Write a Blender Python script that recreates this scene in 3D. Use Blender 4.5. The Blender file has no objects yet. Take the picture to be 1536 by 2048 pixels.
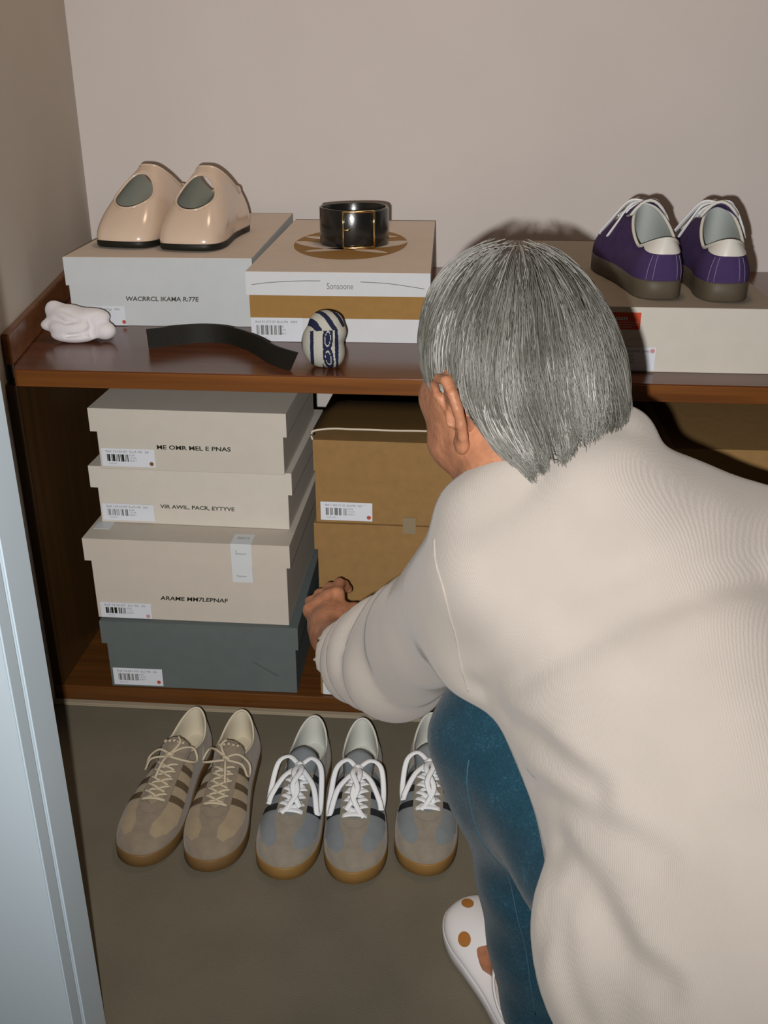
import bpy, bmesh, math, random
import numpy as np
from mathutils import Vector, Matrix
from mathutils.bvhtree import BVHTree
from mathutils.geometry import delaunay_2d_cdt

SC = bpy.context.scene
COL = SC.collection
R = math.radians
rng = random.Random(7)

# ------------------------------------------------------------------ camera
cam_d = bpy.data.cameras.new('camera'); cam = bpy.data.objects.new('camera', cam_d); COL.objects.link(cam)
cam_d.sensor_fit = 'VERTICAL'; cam_d.sensor_height = 36.0; cam_d.sensor_width = 27.0
cam_d.lens = 36.0 * 1990.0 / 2048.0
cam_d.clip_start = 0.02
cam.location = (0, 0, 1.032)
cam.rotation_euler = (R(90 - 24.3), 0, R(4.6))
SC.camera = cam

# ------------------------------------------------------------------ view + light
SC.view_settings.view_transform = 'Standard'
SC.view_settings.look = 'None'
SC.view_settings.gamma = 1.0
SC.view_settings.exposure = 0.0
SC.view_settings.use_curve_mapping = False

w = bpy.data.worlds.new('world'); SC.world = w; w.use_nodes = True
bg = w.node_tree.nodes['Background']
bg.inputs['Color'].default_value = (1.0, 0.80, 0.62, 1)
bg.inputs['Strength'].default_value = 0.032

# the camera's built-in flash, a few centimetres beside and below the lens
fd = bpy.data.lights.new('camera_flash', 'SPOT'); flash = bpy.data.objects.new('camera_flash', fd); COL.objects.link(flash)
flash.location = (-0.031, 0.0, 1.005)
flash.rotation_euler = (R(90 - 14.0), 0, R(0.0))
fd.spot_size = R(120); fd.spot_blend = 1.0
fd.shadow_soft_size = 0.006
fd.color = (1.0, 0.97, 0.94)
fd.energy = 53.0
fd.use_nodes = True
_nt = fd.node_tree
_em = _nt.nodes['Emission']
_fo = _nt.nodes.new('ShaderNodeLightFalloff'); _fo.inputs['Strength'].default_value = 1.0
_nt.links.new(_fo.outputs['Linear'], _em.inputs['Strength'])

# warm lamp on the closet ceiling
ld = bpy.data.lights.new('ceiling_lamp', 'AREA'); lamp = bpy.data.objects.new('ceiling_lamp', ld); COL.objects.link(lamp)
ld.shape = 'DISK'; ld.size = 0.35; ld.energy = 5.2; ld.color = (1.0, 0.72, 0.50)
lamp.location = (0.1, 1.75, 2.35)

# ------------------------------------------------------------------ materials
def mat(name, col, rough=0.7, spec=0.3, bump=None, var=None, coat=0.0, sheen=0.0, metal=0.0, coat_rough=0.1, sss=0.0):
    m = bpy.data.materials.new(name); m.use_nodes = True
    nt = m.node_tree; b = nt.nodes['Principled BSDF']
    b.inputs['Base Color'].default_value = (*col, 1)
    b.inputs['Roughness'].default_value = rough
    b.inputs['Specular IOR Level'].default_value = spec
    b.inputs['Metallic'].default_value = metal
    b.inputs['Coat Weight'].default_value = coat
    b.inputs['Coat Roughness'].default_value = coat_rough
    b.inputs['Sheen Weight'].default_value = sheen
    if sss:
        b.inputs['Subsurface Weight'].default_value = sss
        b.inputs['Subsurface Radius'].default_value = (0.012, 0.005, 0.003)
        b.inputs['Subsurface Scale'].default_value = 0.5
    tc = nt.nodes.new('ShaderNodeTexCoord')
    if var:
        n = nt.nodes.new('ShaderNodeTexNoise'); n.inputs['Scale'].default_value = var[0]; n.inputs['Detail'].default_value = 5
        nt.links.new(tc.outputs['Object'], n.inputs['Vector'])
        mr = nt.nodes.new('ShaderNodeMapRange'); mr.inputs['From Min'].default_value = .3; mr.inputs['From Max'].default_value = .7
        mr.inputs['To Min'].default_value = 1 - var[1]; mr.inputs['To Max'].default_value = 1 + var[1]
        nt.links.new(n.outputs['Fac'], mr.inputs['Value'])
        mx = nt.nodes.new('ShaderNodeVectorMath'); mx.operation = 'SCALE'; mx.inputs[0].default_value = col
        nt.links.new(mr.outputs['Result'], mx.inputs['Scale'])
        nt.links.new(mx.outputs['Vector'], b.inputs['Base Color'])
    if bump:
        n = nt.nodes.new('ShaderNodeTexNoise'); n.inputs['Scale'].default_value = bump[0]; n.inputs['Detail'].default_value = 4
        nt.links.new(tc.outputs['Object'], n.inputs['Vector'])
        bp = nt.nodes.new('ShaderNodeBump'); bp.inputs['Strength'].default_value = bump[1]; bp.inputs['Distance'].default_value = 0.002
        nt.links.new(n.outputs['Fac'], bp.inputs['Height']); nt.links.new(bp.outputs['Normal'], b.inputs['Normal'])
    return m

def wood_mat(name, dark, light, rough=0.32, coat=0.05, axis=0):
    m = bpy.data.materials.new(name); m.use_nodes = True
    nt = m.node_tree; b = nt.nodes['Principled BSDF']
    tc = nt.nodes.new('ShaderNodeTexCoord'); mp = nt.nodes.new('ShaderNodeMapping')
    sc = [60, 60, 60]; sc[axis] = 2.0
    mp.inputs['Scale'].default_value = sc
    n = nt.nodes.new('ShaderNodeTexNoise'); n.inputs['Scale'].default_value = 1.0; n.inputs['Detail'].default_value = 6; n.inputs['Distortion'].default_value = .6
    cr = nt.nodes.new('ShaderNodeValToRGB')
    cr.color_ramp.elements[0].position = .3; cr.color_ramp.elements[0].color = (*dark, 1)
    cr.color_ramp.elements[1].position = .72; cr.color_ramp.elements[1].color = (*light, 1)
    nt.links.new(tc.outputs['Object'], mp.inputs['Vector']); nt.links.new(mp.outputs['Vector'], n.inputs['Vector'])
    nt.links.new(n.outputs['Fac'], cr.inputs['Fac']); nt.links.new(cr.outputs['Color'], b.inputs['Base Color'])
    b.inputs['Roughness'].default_value = rough; b.inputs['Coat Weight'].default_value = coat; b.inputs['Coat Roughness'].default_value = .2
    b.inputs['Specular IOR Level'].default_value = .4
    return m

def knit_mat(name, col, scale=420, strength=.35, ang=(0, 0, 0), dist=.0012):
    m = mat(name, col, rough=.95, spec=.1, sheen=.25, var=(14, .05))
    nt = m.node_tree; b = nt.nodes['Principled BSDF']
    tc = nt.nodes.new('ShaderNodeTexCoord'); mp = nt.nodes.new('ShaderNodeMapping'); mp.inputs['Rotation'].default_value = ang
    wv = nt.nodes.new('ShaderNodeTexWave'); wv.inputs['Scale'].default_value = scale / 6.283; wv.inputs['Distortion'].default_value = 2.5
    wv.inputs['Detail'].default_value = 2; wv.inputs['Detail Scale'].default_value = 1.5
    n = nt.nodes.new('ShaderNodeTexNoise'); n.inputs['Scale'].default_value = 500; n.inputs['Detail'].default_value = 3
    ad = nt.nodes.new('ShaderNodeMath'); ad.operation = 'ADD'
    nt.links.new(tc.outputs['Object'], mp.inputs['Vector']); nt.links.new(mp.outputs['Vector'], wv.inputs['Vector'])
    nt.links.new(tc.outputs['Object'], n.inputs['Vector'])
    nt.links.new(wv.outputs['Fac'], ad.inputs[0]); nt.links.new(n.outputs['Fac'], ad.inputs[1])
    bp = nt.nodes.new('ShaderNodeBump'); bp.inputs['Strength'].default_value = strength; bp.inputs['Distance'].default_value = dist
    nt.links.new(ad.outputs[0], bp.inputs['Height']); nt.links.new(bp.outputs['Normal'], b.inputs['Normal'])
    return m

M = {}
M['wall'] = mat('wall_paint', (.575, .532, .508), .9, .15, bump=(260, .12), var=(3, .03))
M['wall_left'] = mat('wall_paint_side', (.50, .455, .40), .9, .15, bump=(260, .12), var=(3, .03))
M['floor'] = mat('floor_carpet', (.142, .124, .090), .95, .1, bump=(700, .5), var=(9, .07))
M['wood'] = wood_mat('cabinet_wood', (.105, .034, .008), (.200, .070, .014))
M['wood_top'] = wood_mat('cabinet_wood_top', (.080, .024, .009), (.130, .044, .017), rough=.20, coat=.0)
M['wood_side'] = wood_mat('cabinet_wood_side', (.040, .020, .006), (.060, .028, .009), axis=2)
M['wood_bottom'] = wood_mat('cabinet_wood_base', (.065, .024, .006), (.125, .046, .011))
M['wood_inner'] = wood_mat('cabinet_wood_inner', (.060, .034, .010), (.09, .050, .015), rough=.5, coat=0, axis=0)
M['jamb'] = mat('door_paint', (.58, .69, .77), .45, .4, bump=(120, .05), var=(6, .02))
M['jamb_gap'] = mat('door_gap_seal', (.07, .05, .012), .6)
M['caulk'] = mat('floor_caulk', (.30, .25, .18), .8)
M['paper_grey'] = mat('box_paper_cool', (.50, .525, .535), .75, .25, bump=(500, .08), var=(30, .02))
M['paper_white'] = mat('box_paper_white', (.585, .60, .62), .7, .3, bump=(500, .08), var=(30, .02))
M['paper_warm'] = mat('box_paper_warm', (.50, .465, .405), .75, .25, bump=(500, .08), var=(30, .02))
M['paper_beige'] = mat('box_paper_beige', (.50, .45, .385), .75, .25, bump=(500, .08), var=(30, .02))
M['paper_sand'] = mat('box_paper_sand', (.54, .505, .445), .65, .3, bump=(500, .08), var=(30, .02))
M['paper_lamplit'] = mat('box_paper_lamplit', (.64, .56, .49), .75, .25, bump=(500, .08), var=(30, .02))  # pale lid paper with the warm overhead light put into its colour
M['slate'] = mat('box_paper_slate', (.105, .126, .124), .8, .2, bump=(500, .1), var=(30, .04))
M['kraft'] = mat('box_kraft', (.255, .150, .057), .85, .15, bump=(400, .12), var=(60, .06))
M['kraft_shaded'] = mat('box_kraft_shaded', (.13, .072, .02), .85, .15, bump=(400, .1))  # kraft darkened to hold the shelf's shade on the lid top
M['kraft_print'] = mat('kraft_print', (.30, .165, .045), .7, .25, var=(60, .05))
M['rim'] = mat('paper_rim', (.55, .48, .38), .85)
M['sticker'] = mat('sticker_paper', (.60, .625, .68), .6, .3)
M['ink'] = mat('marker_ink', (.012, .014, .008), .6)
M['ink_soft'] = mat('print_ink', (.16, .165, .16), .7)
M['ink_green'] = mat('marker_ink_faded', (.055, .055, .038), .7)
M['red'] = mat('red_print', (.50, .055, .015), .55, .3)
M['dot_red'] = mat('dot_red', (.42, .08, .04), .6)
M['dot_brown'] = mat('dot_brown', (.16, .08, .03), .6)
M['dot_pink'] = mat('dot_pink', (.5, .25, .25), .6)
M['tape'] = mat('clear_tape', (.24, .19, .12), .25, .6)
M['tape_white'] = mat('white_tape', (.56, .585, .60), .5, .4)
M['rubber_dark'] = mat('black_sole', (.010, .010, .007), .5, .3)
M['cream'] = mat('cream_leather', (.61, .475, .365), .22, .5, coat=.4, coat_rough=.12, var=(20, .03))
M['cream_in'] = mat('clog_lining', (.32, .33, .28), .6, .3)
M['purple'] = mat('purple_canvas', (.052, .030, .100), .85, .2, bump=(900, .4), var=(80, .10))
M['purple_sole'] = mat('olive_rubber', (.085, .068, .045), .55, .3, var=(40, .05))
M['white_leather'] = mat('white_leather', (.60, .58, .53), .35, .45, coat=.2)
M['lining_grey'] = mat('grey_lining', (.33, .36, .34), .85, .2, bump=(600, .15))
M['piping'] = mat('white_piping', (.58, .57, .52), .6, .3)
M['thread'] = mat('pale_thread', (.26, .22, .34), .8)
M['suede_taupe'] = mat('suede_taupe', (.210, .172, .128), .95, .1, bump=(900, .3), var=(60, .10), sheen=.3)
M['suede_tan'] = mat('suede_tan', (.285, .228, .150), .95, .1, bump=(900, .3), var=(60, .08), sheen=.2)
M['stripe_brown'] = mat('stripe_brown', (.088, .064, .038), .85, .15, bump=(900, .2))
M['suede_grey'] = mat('suede_grey', (.225, .198, .158), .95, .1, bump=(900, .3), var=(60, .10), sheen=.3)
M['nylon_grey'] = mat('nylon_blue_grey', (.175, .195, .205), .8, .2, bump=(1200, .2), var=(60, .06))
M['stripe_black'] = mat('stripe_black', (.012, .014, .016), .6, .3)
M['gum'] = mat('gum_rubber', (.215, .120, .035), .55, .3, var=(40, .06))
M['gum_dark'] = mat('gum_rubber_dark', (.150, .085, .030), .55, .3, var=(40, .06))
M['lace_white'] = mat('white_lace', (.72, .74, .76), .8, .2, bump=(1500, .3))
M['lace_cream'] = mat('cream_lace', (.46, .40, .29), .85, .2, bump=(1500, .3))
M['insole_cream'] = mat('cream_lining', (.52, .47, .36), .8, .2, bump=(600, .15))
M['insole_grey'] = mat('pale_grey_lining', (.50, .51, .47), .8, .2, bump=(600, .15))
M['edge_dark'] = mat('dark_binding', (.03, .026, .018), .7)
M['belt'] = mat('black_leather', (.010, .010, .009), .22, .5, coat=.3, bump=(300, .06))
M['strap'] = mat('worn_black_leather', (.011, .010, .007), .65, .2, bump=(300, .2))
M['gold'] = mat('gold_metal', (.85, .60, .28), .18, .5, metal=1.0)
M['sock_white'] = knit_mat('white_sock_knit', (.66, .64, .66), 900, .25)
M['sweater'] = knit_mat('sweater_knit', (.42, .378, .338), 1300, .2, (R(35), R(20), R(50)))
M['skin'] = mat('skin', (.385, .170, .092), .5, .35, bump=(150, .5), var=(60, .22), sss=.10)
M['hair_base'] = mat('hair_base', (.07, .07, .062), .6, .3)
M['white_clog'] = mat('white_rubber', (.66, .65, .66), .5, .35, bump=(500, .05))
M['insole_tan'] = mat('tan_insole', (.33, .135, .030), .6, .25, var=(30, .06))

def denim_mat():
    m = mat('denim', (.012, .062, .105), .9, .15, sheen=.15)
    nt = m.node_tree; b = nt.nodes['Principled BSDF']
    tc = nt.nodes.new('ShaderNodeTexCoord')
    n = nt.nodes.new('ShaderNodeTexNoise'); n.inputs['Scale'].default_value = 420; n.inputs['Detail'].default_value = 4; n.inputs['Distortion'].default_value = 1.2
    n2 = nt.nodes.new('ShaderNodeTexNoise'); n2.inputs['Scale'].default_value = 45; n2.inputs['Detail'].default_value = 3
    ad = nt.nodes.new('ShaderNodeMath'); ad.operation = 'MULTIPLY_ADD'; ad.inputs[1].default_value = .75
    cr = nt.nodes.new('ShaderNodeValToRGB')
    cr.color_ramp.elements[0].position = .42; cr.color_ramp.elements[0].color = (.005, .028, .046, 1)
    cr.color_ramp.elements[1].position = 1.0; cr.color_ramp.elements[1].color = (.050, .140, .20, 1)
    e = cr.color_ramp.elements.new(.72); e.color = (.011, .048, .074, 1)
    nt.links.new(tc.outputs['Object'], n.inputs['Vector']); nt.links.new(tc.outputs['Object'], n2.inputs['Vector'])
    nt.links.new(n.outputs['Fac'], ad.inputs[0]); sc2 = nt.nodes.new('ShaderNodeMath'); sc2.operation = 'MULTIPLY_ADD'; sc2.inputs[1].default_value = .35; sc2.inputs[2].default_value = .10; nt.links.new(n2.outputs['Fac'], sc2.inputs[0]); nt.links.new(sc2.outputs[0], ad.inputs[2])
    nt.links.new(ad.outputs[0], cr.inputs['Fac']); nt.links.new(cr.outputs['Color'], b.inputs['Base Color'])
    bp = nt.nodes.new('ShaderNodeBump'); bp.inputs['Strength'].default_value = .5; bp.inputs['Distance'].default_value = .001
    nt.links.new(n.outputs['Fac'], bp.inputs['Height']); nt.links.new(bp.outputs['Normal'], b.inputs['Normal'])
    return m
M['denim'] = denim_mat()
M['denim_thread'] = mat('denim_thread', (.035, .10, .14), .8)

def hair_mat():
    m = bpy.data.materials.new('grey_hair'); m.use_nodes = True
    nt = m.node_tree; b = nt.nodes['Principled BSDF']
    hi = nt.nodes.new('ShaderNodeAttribute'); hi.attribute_name = 'tone'; cr = nt.nodes.new('ShaderNodeValToRGB')
    els = cr.color_ramp.elements
    els[0].position = 0; els[0].color = (.045, .042, .033, 1)
    els[1].position = 1; els[1].color = (.62, .60, .57, 1)
    e = els.new(.30); e.color = (.13, .127, .108, 1)
    e = els.new(.60); e.color = (.27, .265, .245, 1)
    nt.links.new(hi.outputs['Fac'], cr.inputs['Fac']); nt.links.new(cr.outputs['Color'], b.inputs['Base Color'])
    b.inputs['Roughness'].default_value = .38; b.inputs['Specular IOR Level'].default_value = .5
    return m
M['hair'] = hair_mat()

# ------------------------------------------------------------------ object helpers
def link(o, parent=None):
    COL.objects.link(o)
    if parent is not None: o.parent = parent
    return o
def obj(name, verts, faces, m, parent=None, smooth=True, mats=None, fm=None):
    me = bpy.data.meshes.new(name); me.from_pydata([tuple(v) for v in verts], [], [tuple(f) for f in faces])
    for x in (mats or [m]): me.materials.append(x)
    if fm is not None: me.polygons.foreach_set('material_index', fm)
    if smooth: me.polygons.foreach_set('use_smooth', [True] * len(me.polygons))
    me.update()
    return link(bpy.data.objects.new(name, me), parent)
def bobj(name, bm, m, parent=None, smooth=False):
    me = bpy.data.meshes.new(name); bm.normal_update(); bm.to_mesh(me); bm.free(); me.materials.append(m)
    if smooth: me.polygons.foreach_set('use_smooth', [True] * len(me.polygons))
    return link(bpy.data.objects.new(name, me), parent)
def tag(o, label, cat, group=None):
    o['label'] = label; o['category'] = cat
    if group: o['group'] = group
    return o
def struct(o, label=None):
    o['kind'] = 'structure'
    if label: o['label'] = label
    return o
def thing(name, label, cat, loc=(0, 0, 0), rz=0.0, group=None):
    o = bpy.data.objects.new(name, None); COL.objects.link(o); o.location = loc; o.rotation_euler = (0, 0, rz); o.empty_display_size = .05
    return tag(o, label, cat, group)
def add_box(bm, lo, hi):
    vs = [bm.verts.new((x, y, z)) for x in (lo[0], hi[0]) for y in (lo[1], hi[1]) for z in (lo[2], hi[2])]
    for f in ((0, 1, 3, 2), (4, 6, 7, 5), (0, 4, 5, 1), (2, 3, 7, 6), (0, 2, 6, 4), (1, 5, 7, 3)):
        bm.faces.new([vs[i] for i in f])
def box(name, lo, hi, m, parent=None, bevel=0.0, seg=2):
    bm = bmesh.new(); add_box(bm, lo, hi)
    if bevel: bmesh.ops.bevel(bm, geom=bm.edges[:], offset=bevel, segments=seg, affect='EDGES', profile=.5)
    return bobj(name, bm, m, parent, False)
def catmull(pts, n, closed=False):
    P = [np.array(p, float) for p in pts]; out = []
    N = len(P); segs = N if closed else N - 1
    for i in range(segs):
        if closed: a, b, c, d = P[(i - 1) % N], P[i], P[(i + 1) % N], P[(i + 2) % N]
        else: a, b, c, d = P[max(i - 1, 0)], P[i], P[i + 1], P[min(i + 2, N - 1)]
        for k in range(n):
            t = k / n
            out.append(.5 * ((2 * b) + (-a + c) * t + (2 * a - 5 * b + 4 * c - d) * t * t + (-a + 3 * b - 3 * c + d) * t ** 3))
    if not closed: out.append(P[-1])
    return np.array(out)
def tube_geo(pts, ra, rb=None, sides=6, up=(0, 0, 1), closed=False, caps=True):
    """flattened tube along pts: ra across, rb along up."""
    rb = ra if rb is None else rb
    P = [Vector(p) for p in pts]; n = len(P); V = []; F = []
    up = Vector(up)
    for i in range(n):
        a = P[(i - 1) % n] if closed else P[max(i - 1, 0)]; b = P[(i + 1) % n] if closed else P[min(i + 1, n - 1)]
        t = (b - a).normalized(); s = t.cross(up)
        if s.length < 1e-4: s = t.cross(Vector((0.3, 1, 0.2)))
        s.normalize(); u = s.cross(t).normalized()
        r1 = ra[i] if hasattr(ra, '__len__') else ra; r2 = rb[i] if hasattr(rb, '__len__') else rb
        for k in range(sides):
            an = 2 * math.pi * k / sides
            V.append(P[i] + s * math.cos(an) * r1 + u * math.sin(an) * r2)
    for i in range(n if closed else n - 1):
        j = (i + 1) % n
        for k in range(sides):
            F.append((i * sides + k, i * sides + (k + 1) % sides, j * sides + (k + 1) % sides, j * sides + k))
    if caps and not closed:
        F.append(tuple(range(sides))[::-1]); F.append(tuple((n - 1) * sides + k for k in range(sides)))
    return V, F
class Geo:
    def __init__(s): s.V = []; s.F = []
    def add(s, V, F):
        o = len(s.V); s.V += [tuple(v) for v in V]; s.F += [tuple(i + o for i in f) for f in F]; return s
    def tube(s, *a, **k): return s.add(*tube_geo(*a, **k))
    def build(s, name, m, parent=None, smooth=True): return obj(name, s.V, s.F, m, parent, smooth)
def text_obj(name, body, size, m, parent, loc, rot, bold=0.0, width=None, shear=0.0):
    """flat printed lettering; loc is the left end of the baseline."""
    cu = bpy.data.curves.new(name + '_curve', 'FONT'); cu.body = body; cu.size = size; cu.offset = bold; cu.extrude = .00005; cu.shear = shear
    cu.resolution_u = 3
    t = bpy.data.objects.new(name + '_tmp', cu); COL.objects.link(t)
    dg = bpy.context.evaluated_depsgraph_get(); dg.update()
    me = bpy.data.meshes.new_from_object(t.evaluated_get(dg)); bpy.data.objects.remove(t); bpy.data.curves.remove(cu)
    me.materials.clear(); me.materials.append(m)
    if width:
        xs = [v.co.x for v in me.vertices]
        if xs:
            k = width / (max(xs) - min(xs)); x0 = min(xs)
            for v in me.vertices: v.co.x = (v.co.x - x0) * k
    o = bpy.data.objects.new(name, me); link(o, parent); o.location = loc; o.rotation_euler = rot
    return o
FRONT = (R(90), 0, 0)

# ------------------------------------------------------------------ setting
struct(box('floor', (-1.6, -1.2, -.05), (1.6, 2.40, 0), M['floor']), 'taupe carpet floor in front of the shoe cabinet')
struct(box('wall_back', (-1.2, 2.316, -.05), (1.6, 2.40, 2.6), M['wall']), 'pale plaster back wall behind the shelf')
# side wall of the closet runs back at a slight angle
def prism(name, xy, z0, z1, m, parent=None, bevel=0):
    bm = bmesh.new(); lo = [bm.verts.new((x, y, z0)) for x, y in xy]; hi = [bm.verts.new((x, y, z1)) for x, y in xy]; n = len(xy)
    bm.faces.new(lo[::-1]); bm.faces.new(hi)
    for i in range(n): bm.faces.new((lo[i], lo[(i + 1) % n], hi[(i + 1) % n], hi[i]))
    bmesh.ops.recalc_face_normals(bm, faces=bm.faces[:])
    if bevel: bmesh.ops.bevel(bm, geom=bm.edges[:], offset=bevel, segments=2, affect='EDGES')
    return bobj(name, bm, m, parent)
def wl(y): return -.7005 - .1906 * (y - 1.428)
struct(prism('wall_left', [(wl(.80), .80), (wl(2.33), 2.33), (wl(2.33) - .15, 2.33), (wl(.8) - .15, .80)], 0, 2.6, M['wall_left']), 'beige side wall of the closet')
struct(prism('trim_1', [(wl(1.44) + .014, 1.44), (wl(2.315) + .014, 2.315), (wl(2.315), 2.315), (wl(1.44), 1.44)], .6065, .655, M['wood'], bevel=.002), 'brown wooden skirting strip along the side wall above the shelf')
struct(prism('trim_2', [(-.70, 1.408), (1.05, 1.408), (1.05, 1.4215), (-.70, 1.4215)], 0, .006, M['caulk'], bevel=.002), 'pale bead along the foot of the cabinet')
# door casing at the left: reveal with a groove, and the bright face toward the room
g = struct(prism('door_1', [(-.60, .716), (-.392, .716), (-.392, .7375), (-.60, .7375)], 0, 2.5, M['jamb'], bevel=.0015), 'pale painted door casing')
prism('stop_strip', [(-.60, .7425), (-.392, .7425), (-.392, .792), (-.60, .792)], 0, 2.5, M['jamb'], g, bevel=.0015)
prism('groove', [(-.60, .7375), (-.3960, .7375), (-.3960, .7425), (-.60, .7425)], 0, 2.5, M['jamb_gap'], g)

# ------------------------------------------------------------------ cabinet
cab = thing('shoe_cabinet', 'low brown wooden shoe cabinet with open compartment under a glossy top shelf', 'cabinet', (0, 1.4227, 0))
XR = 1.05
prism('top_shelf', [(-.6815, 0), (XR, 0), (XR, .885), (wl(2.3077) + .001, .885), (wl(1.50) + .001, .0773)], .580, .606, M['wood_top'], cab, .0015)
box('front_edge', (-.6815, -.0012, .5795), (XR, .001, .6045), M['wood'], cab, .0006)
box('bottom_board', (-.697, 0, .0), (XR, .60, .0324), M['wood_bottom'], cab, .0015)
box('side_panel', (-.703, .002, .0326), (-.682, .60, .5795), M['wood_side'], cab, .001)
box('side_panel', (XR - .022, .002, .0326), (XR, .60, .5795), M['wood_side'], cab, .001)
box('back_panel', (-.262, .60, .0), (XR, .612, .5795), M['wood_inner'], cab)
# ------------------------------------------------------------------ shoe boxes
def box_lid(name, w, d, z0, z1, over, m, parent, th=.0022, open_bottom=True):
    """lid: a top sheet with four skirts hanging over the body."""
    bm = bmesh.new(); o = over
    add_box(bm, (-o, -o, z1 - th), (w + o, d + o, z1))
    add_box(bm, (-o, -o, z0), (w + o, -o + th, z1 - th)); add_box(bm, (-o, d + o - th, z0), (w + o, d + o, z1 - th))
    add_box(bm, (-o, -o + th, z0), (-o + th, d + o - th, z1 - th)); add_box(bm, (w + o - th, -o + th, z0), (w + o, d + o - th, z1 - th))
    bmesh.ops.remove_doubles(bm, verts=bm.verts[:], dist=1e-5)
    return bobj(name, bm, m, parent)
def sticker(parent, x, z, wd, ht, code, size, y=-.0022, dot=None, dotm=None, price='', cut=0, bars=5, heavy=0, seed=1):
    """white stock label: a paper slip with a line of print, a bar code, small print and a coloured dot."""
    s = box('label', (x, y - .0003, z), (x + wd, y + .0002, z + ht), M['sticker'], parent)
    r = random.Random(seed); yy = y - .0005
    g = Geo()
    def bar(x0, z0, x1, z1):
        n = len(g.V); g.V += [(x0, yy, z0), (x1, yy, z0), (x1, yy, z1), (x0, yy, z1)]; g.F.append((n, n + 1, n + 2, n + 3))
    bx = x + wd * .10 + cut; bz = z + ht * .28; bh = ht * .40
    for k in range(bars):
        c = bx + k * wd * .085
        for q in range(3): 
            ww = wd * r.choice((.010, .016, .022)); bar(c + q * wd * .022, bz, c + q * wd * .022 + ww, bz + bh)
    g.build('barcode', M['ink_soft'] if not heavy else M['ink'], s, False)
    text_obj('print', code, size, M['ink_soft'], s, (x + wd * .09 + cut, yy, z + ht * .78), FRONT, width=wd * .80 - cut)
    for k, t in enumerate(('62.05', '1 5110', '50,90 7')):
        text_obj('print', t, size * .8, M['ink_soft'], s, (x + wd * .52 + cut * .6, yy, z + ht * (.60 - .15 * k)), FRONT)
    text_obj('print', '5 016 0110', size * .6, M['ink_soft'], s, (x + wd * .12 + cut, yy, z + ht * .13), FRONT)
    if dot:
        v = []; f = []
        for k in range(16):
            a = 2 * math.pi * k / 16; v.append((x + dot[0] + .0035 * math.cos(a), yy, z + dot[1] + .0035 * math.sin(a)))
        obj('dot', v, [tuple(range(16))], dotm, s, False)
    return s
def shoe_box(label, loc, ang, w, d, h, lidh, bm_, lm, over=.006, lz=None, group=None, name='shoe_box', top=None):
    t = thing(name, label, 'box', loc, R(ang), group)
    lz = h - lidh
    box('body', (.0, .0, .0), (w, d, h - .003), bm_, t, .0012)
    l = box_lid('lid', w, d, lz, h, over, lm, t)
    return t, l
G1 = 'pale shoe boxes in the left stack'
S_ = 1.2
# bottom of the left stack
b, l = shoe_box('slate grey shoe box at the bottom of the left stack', (-.5941, 1.4268, .0332), .6, .3279, .33, .134, .043, M['slate'], M['slate'])
sticker(b, .0056, .0053, .087, .034, 'Ref 12101107 5u/ 90  30', .0050, dot=(.0795, .0075), dotm=M['dot_red'], seed=3)
v = [(.248, -.0004, .0625), (.258, -.0004, .0600), (.299, -.0004, .0345), (.292, -.0004, .0335)]
obj('scuff', v, [(0, 3, 2, 1)], mat('scuff_mark', (.085, .095, .09), .8), b, False)
# big box
b, l = shoe_box('tall greige shoe box with white tape and words ARAME, on the slate box', (-.6052, 1.434, .1674), -.3, .3296, .33, .153, .0405, M['paper_beige'], M['paper_beige'], over=.0075)
sticker(b, .0067, .0025, .088, .029, 'Ref 12 0107  5u/ 90  30', .0048, dot=(.0815, .0050), dotm=M['dot_pink'], seed=5, heavy=1)
text_obj('lettering', 'ARAME MM7LEPNAF', .0105, M['ink'], b, (.1116, -.0006, .0395), FRONT, bold=.0002, width=.1165, shear=.12)
tp = box('tape_strip', (.2405, -.0082, .0835), (.2745, -.0076, .1532), M['tape_white'], l)
box('tape_fold', (.2405, -.0080, .1531), (.2745, .0290, .1537), M['tape_white'], tp)
text_obj('print', 'Adress to\nRetour de', .0050, M['ink_soft'], tp, (.2475, .016, .1539), (0, 0, 0))
text_obj('print', 'a\nRetours', .0055, M['ink_soft'], tp, (.2480, -.0084, .1400), FRONT)
text_obj('print', 'Retours', .0050, M['ink_soft'], tp, (.2480, -.0084, .0935), FRONT)
box('tape_patch', (-.001, .030, .1531), (.026, .108, .1536), M['tape_white'], l)
# thin box
b, l = shoe_box('shallow pale shoe box third up the left stack, faint marker words VIRAWIL', (-.6011, 1.492, .3210), -1.2, .3235, .31, .1050, .0385, M['paper_sand'], M['paper_sand'], over=.0085)
sticker(b, .0046, .0055, .0895, .030, 'Ref 12510 07 5u/5 90  301', .0050, seed=8)
text_obj('lettering', 'VIR AWIL, PACR, EYTYVE', .0095, M['ink_green'], b, (.105, -.0006, .0300), FRONT, bold=.0002, width=.127, shear=.05)
# top box
b, l = shoe_box('pale shoe box topmost of the left stack, marker words ending PNAS', (-.5824, 1.4706, .4266), -.7, .3039, .30, .1065, .0390, M['paper_warm'], M['paper_warm'], over=.0075)
sticker(b, .0046, .0065, .0885, .031, 'Ref 1210107  5u/5 90  30', .0050, dot=(.082, .0060), dotm=M['dot_brown'], seed=11, heavy=1)
text_obj('lettering', 'ME OMR MEL E PNAS', .0100, M['ink'], b, (.0973, -.0006, .0380), FRONT, bold=.0002, width=.121)

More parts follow.
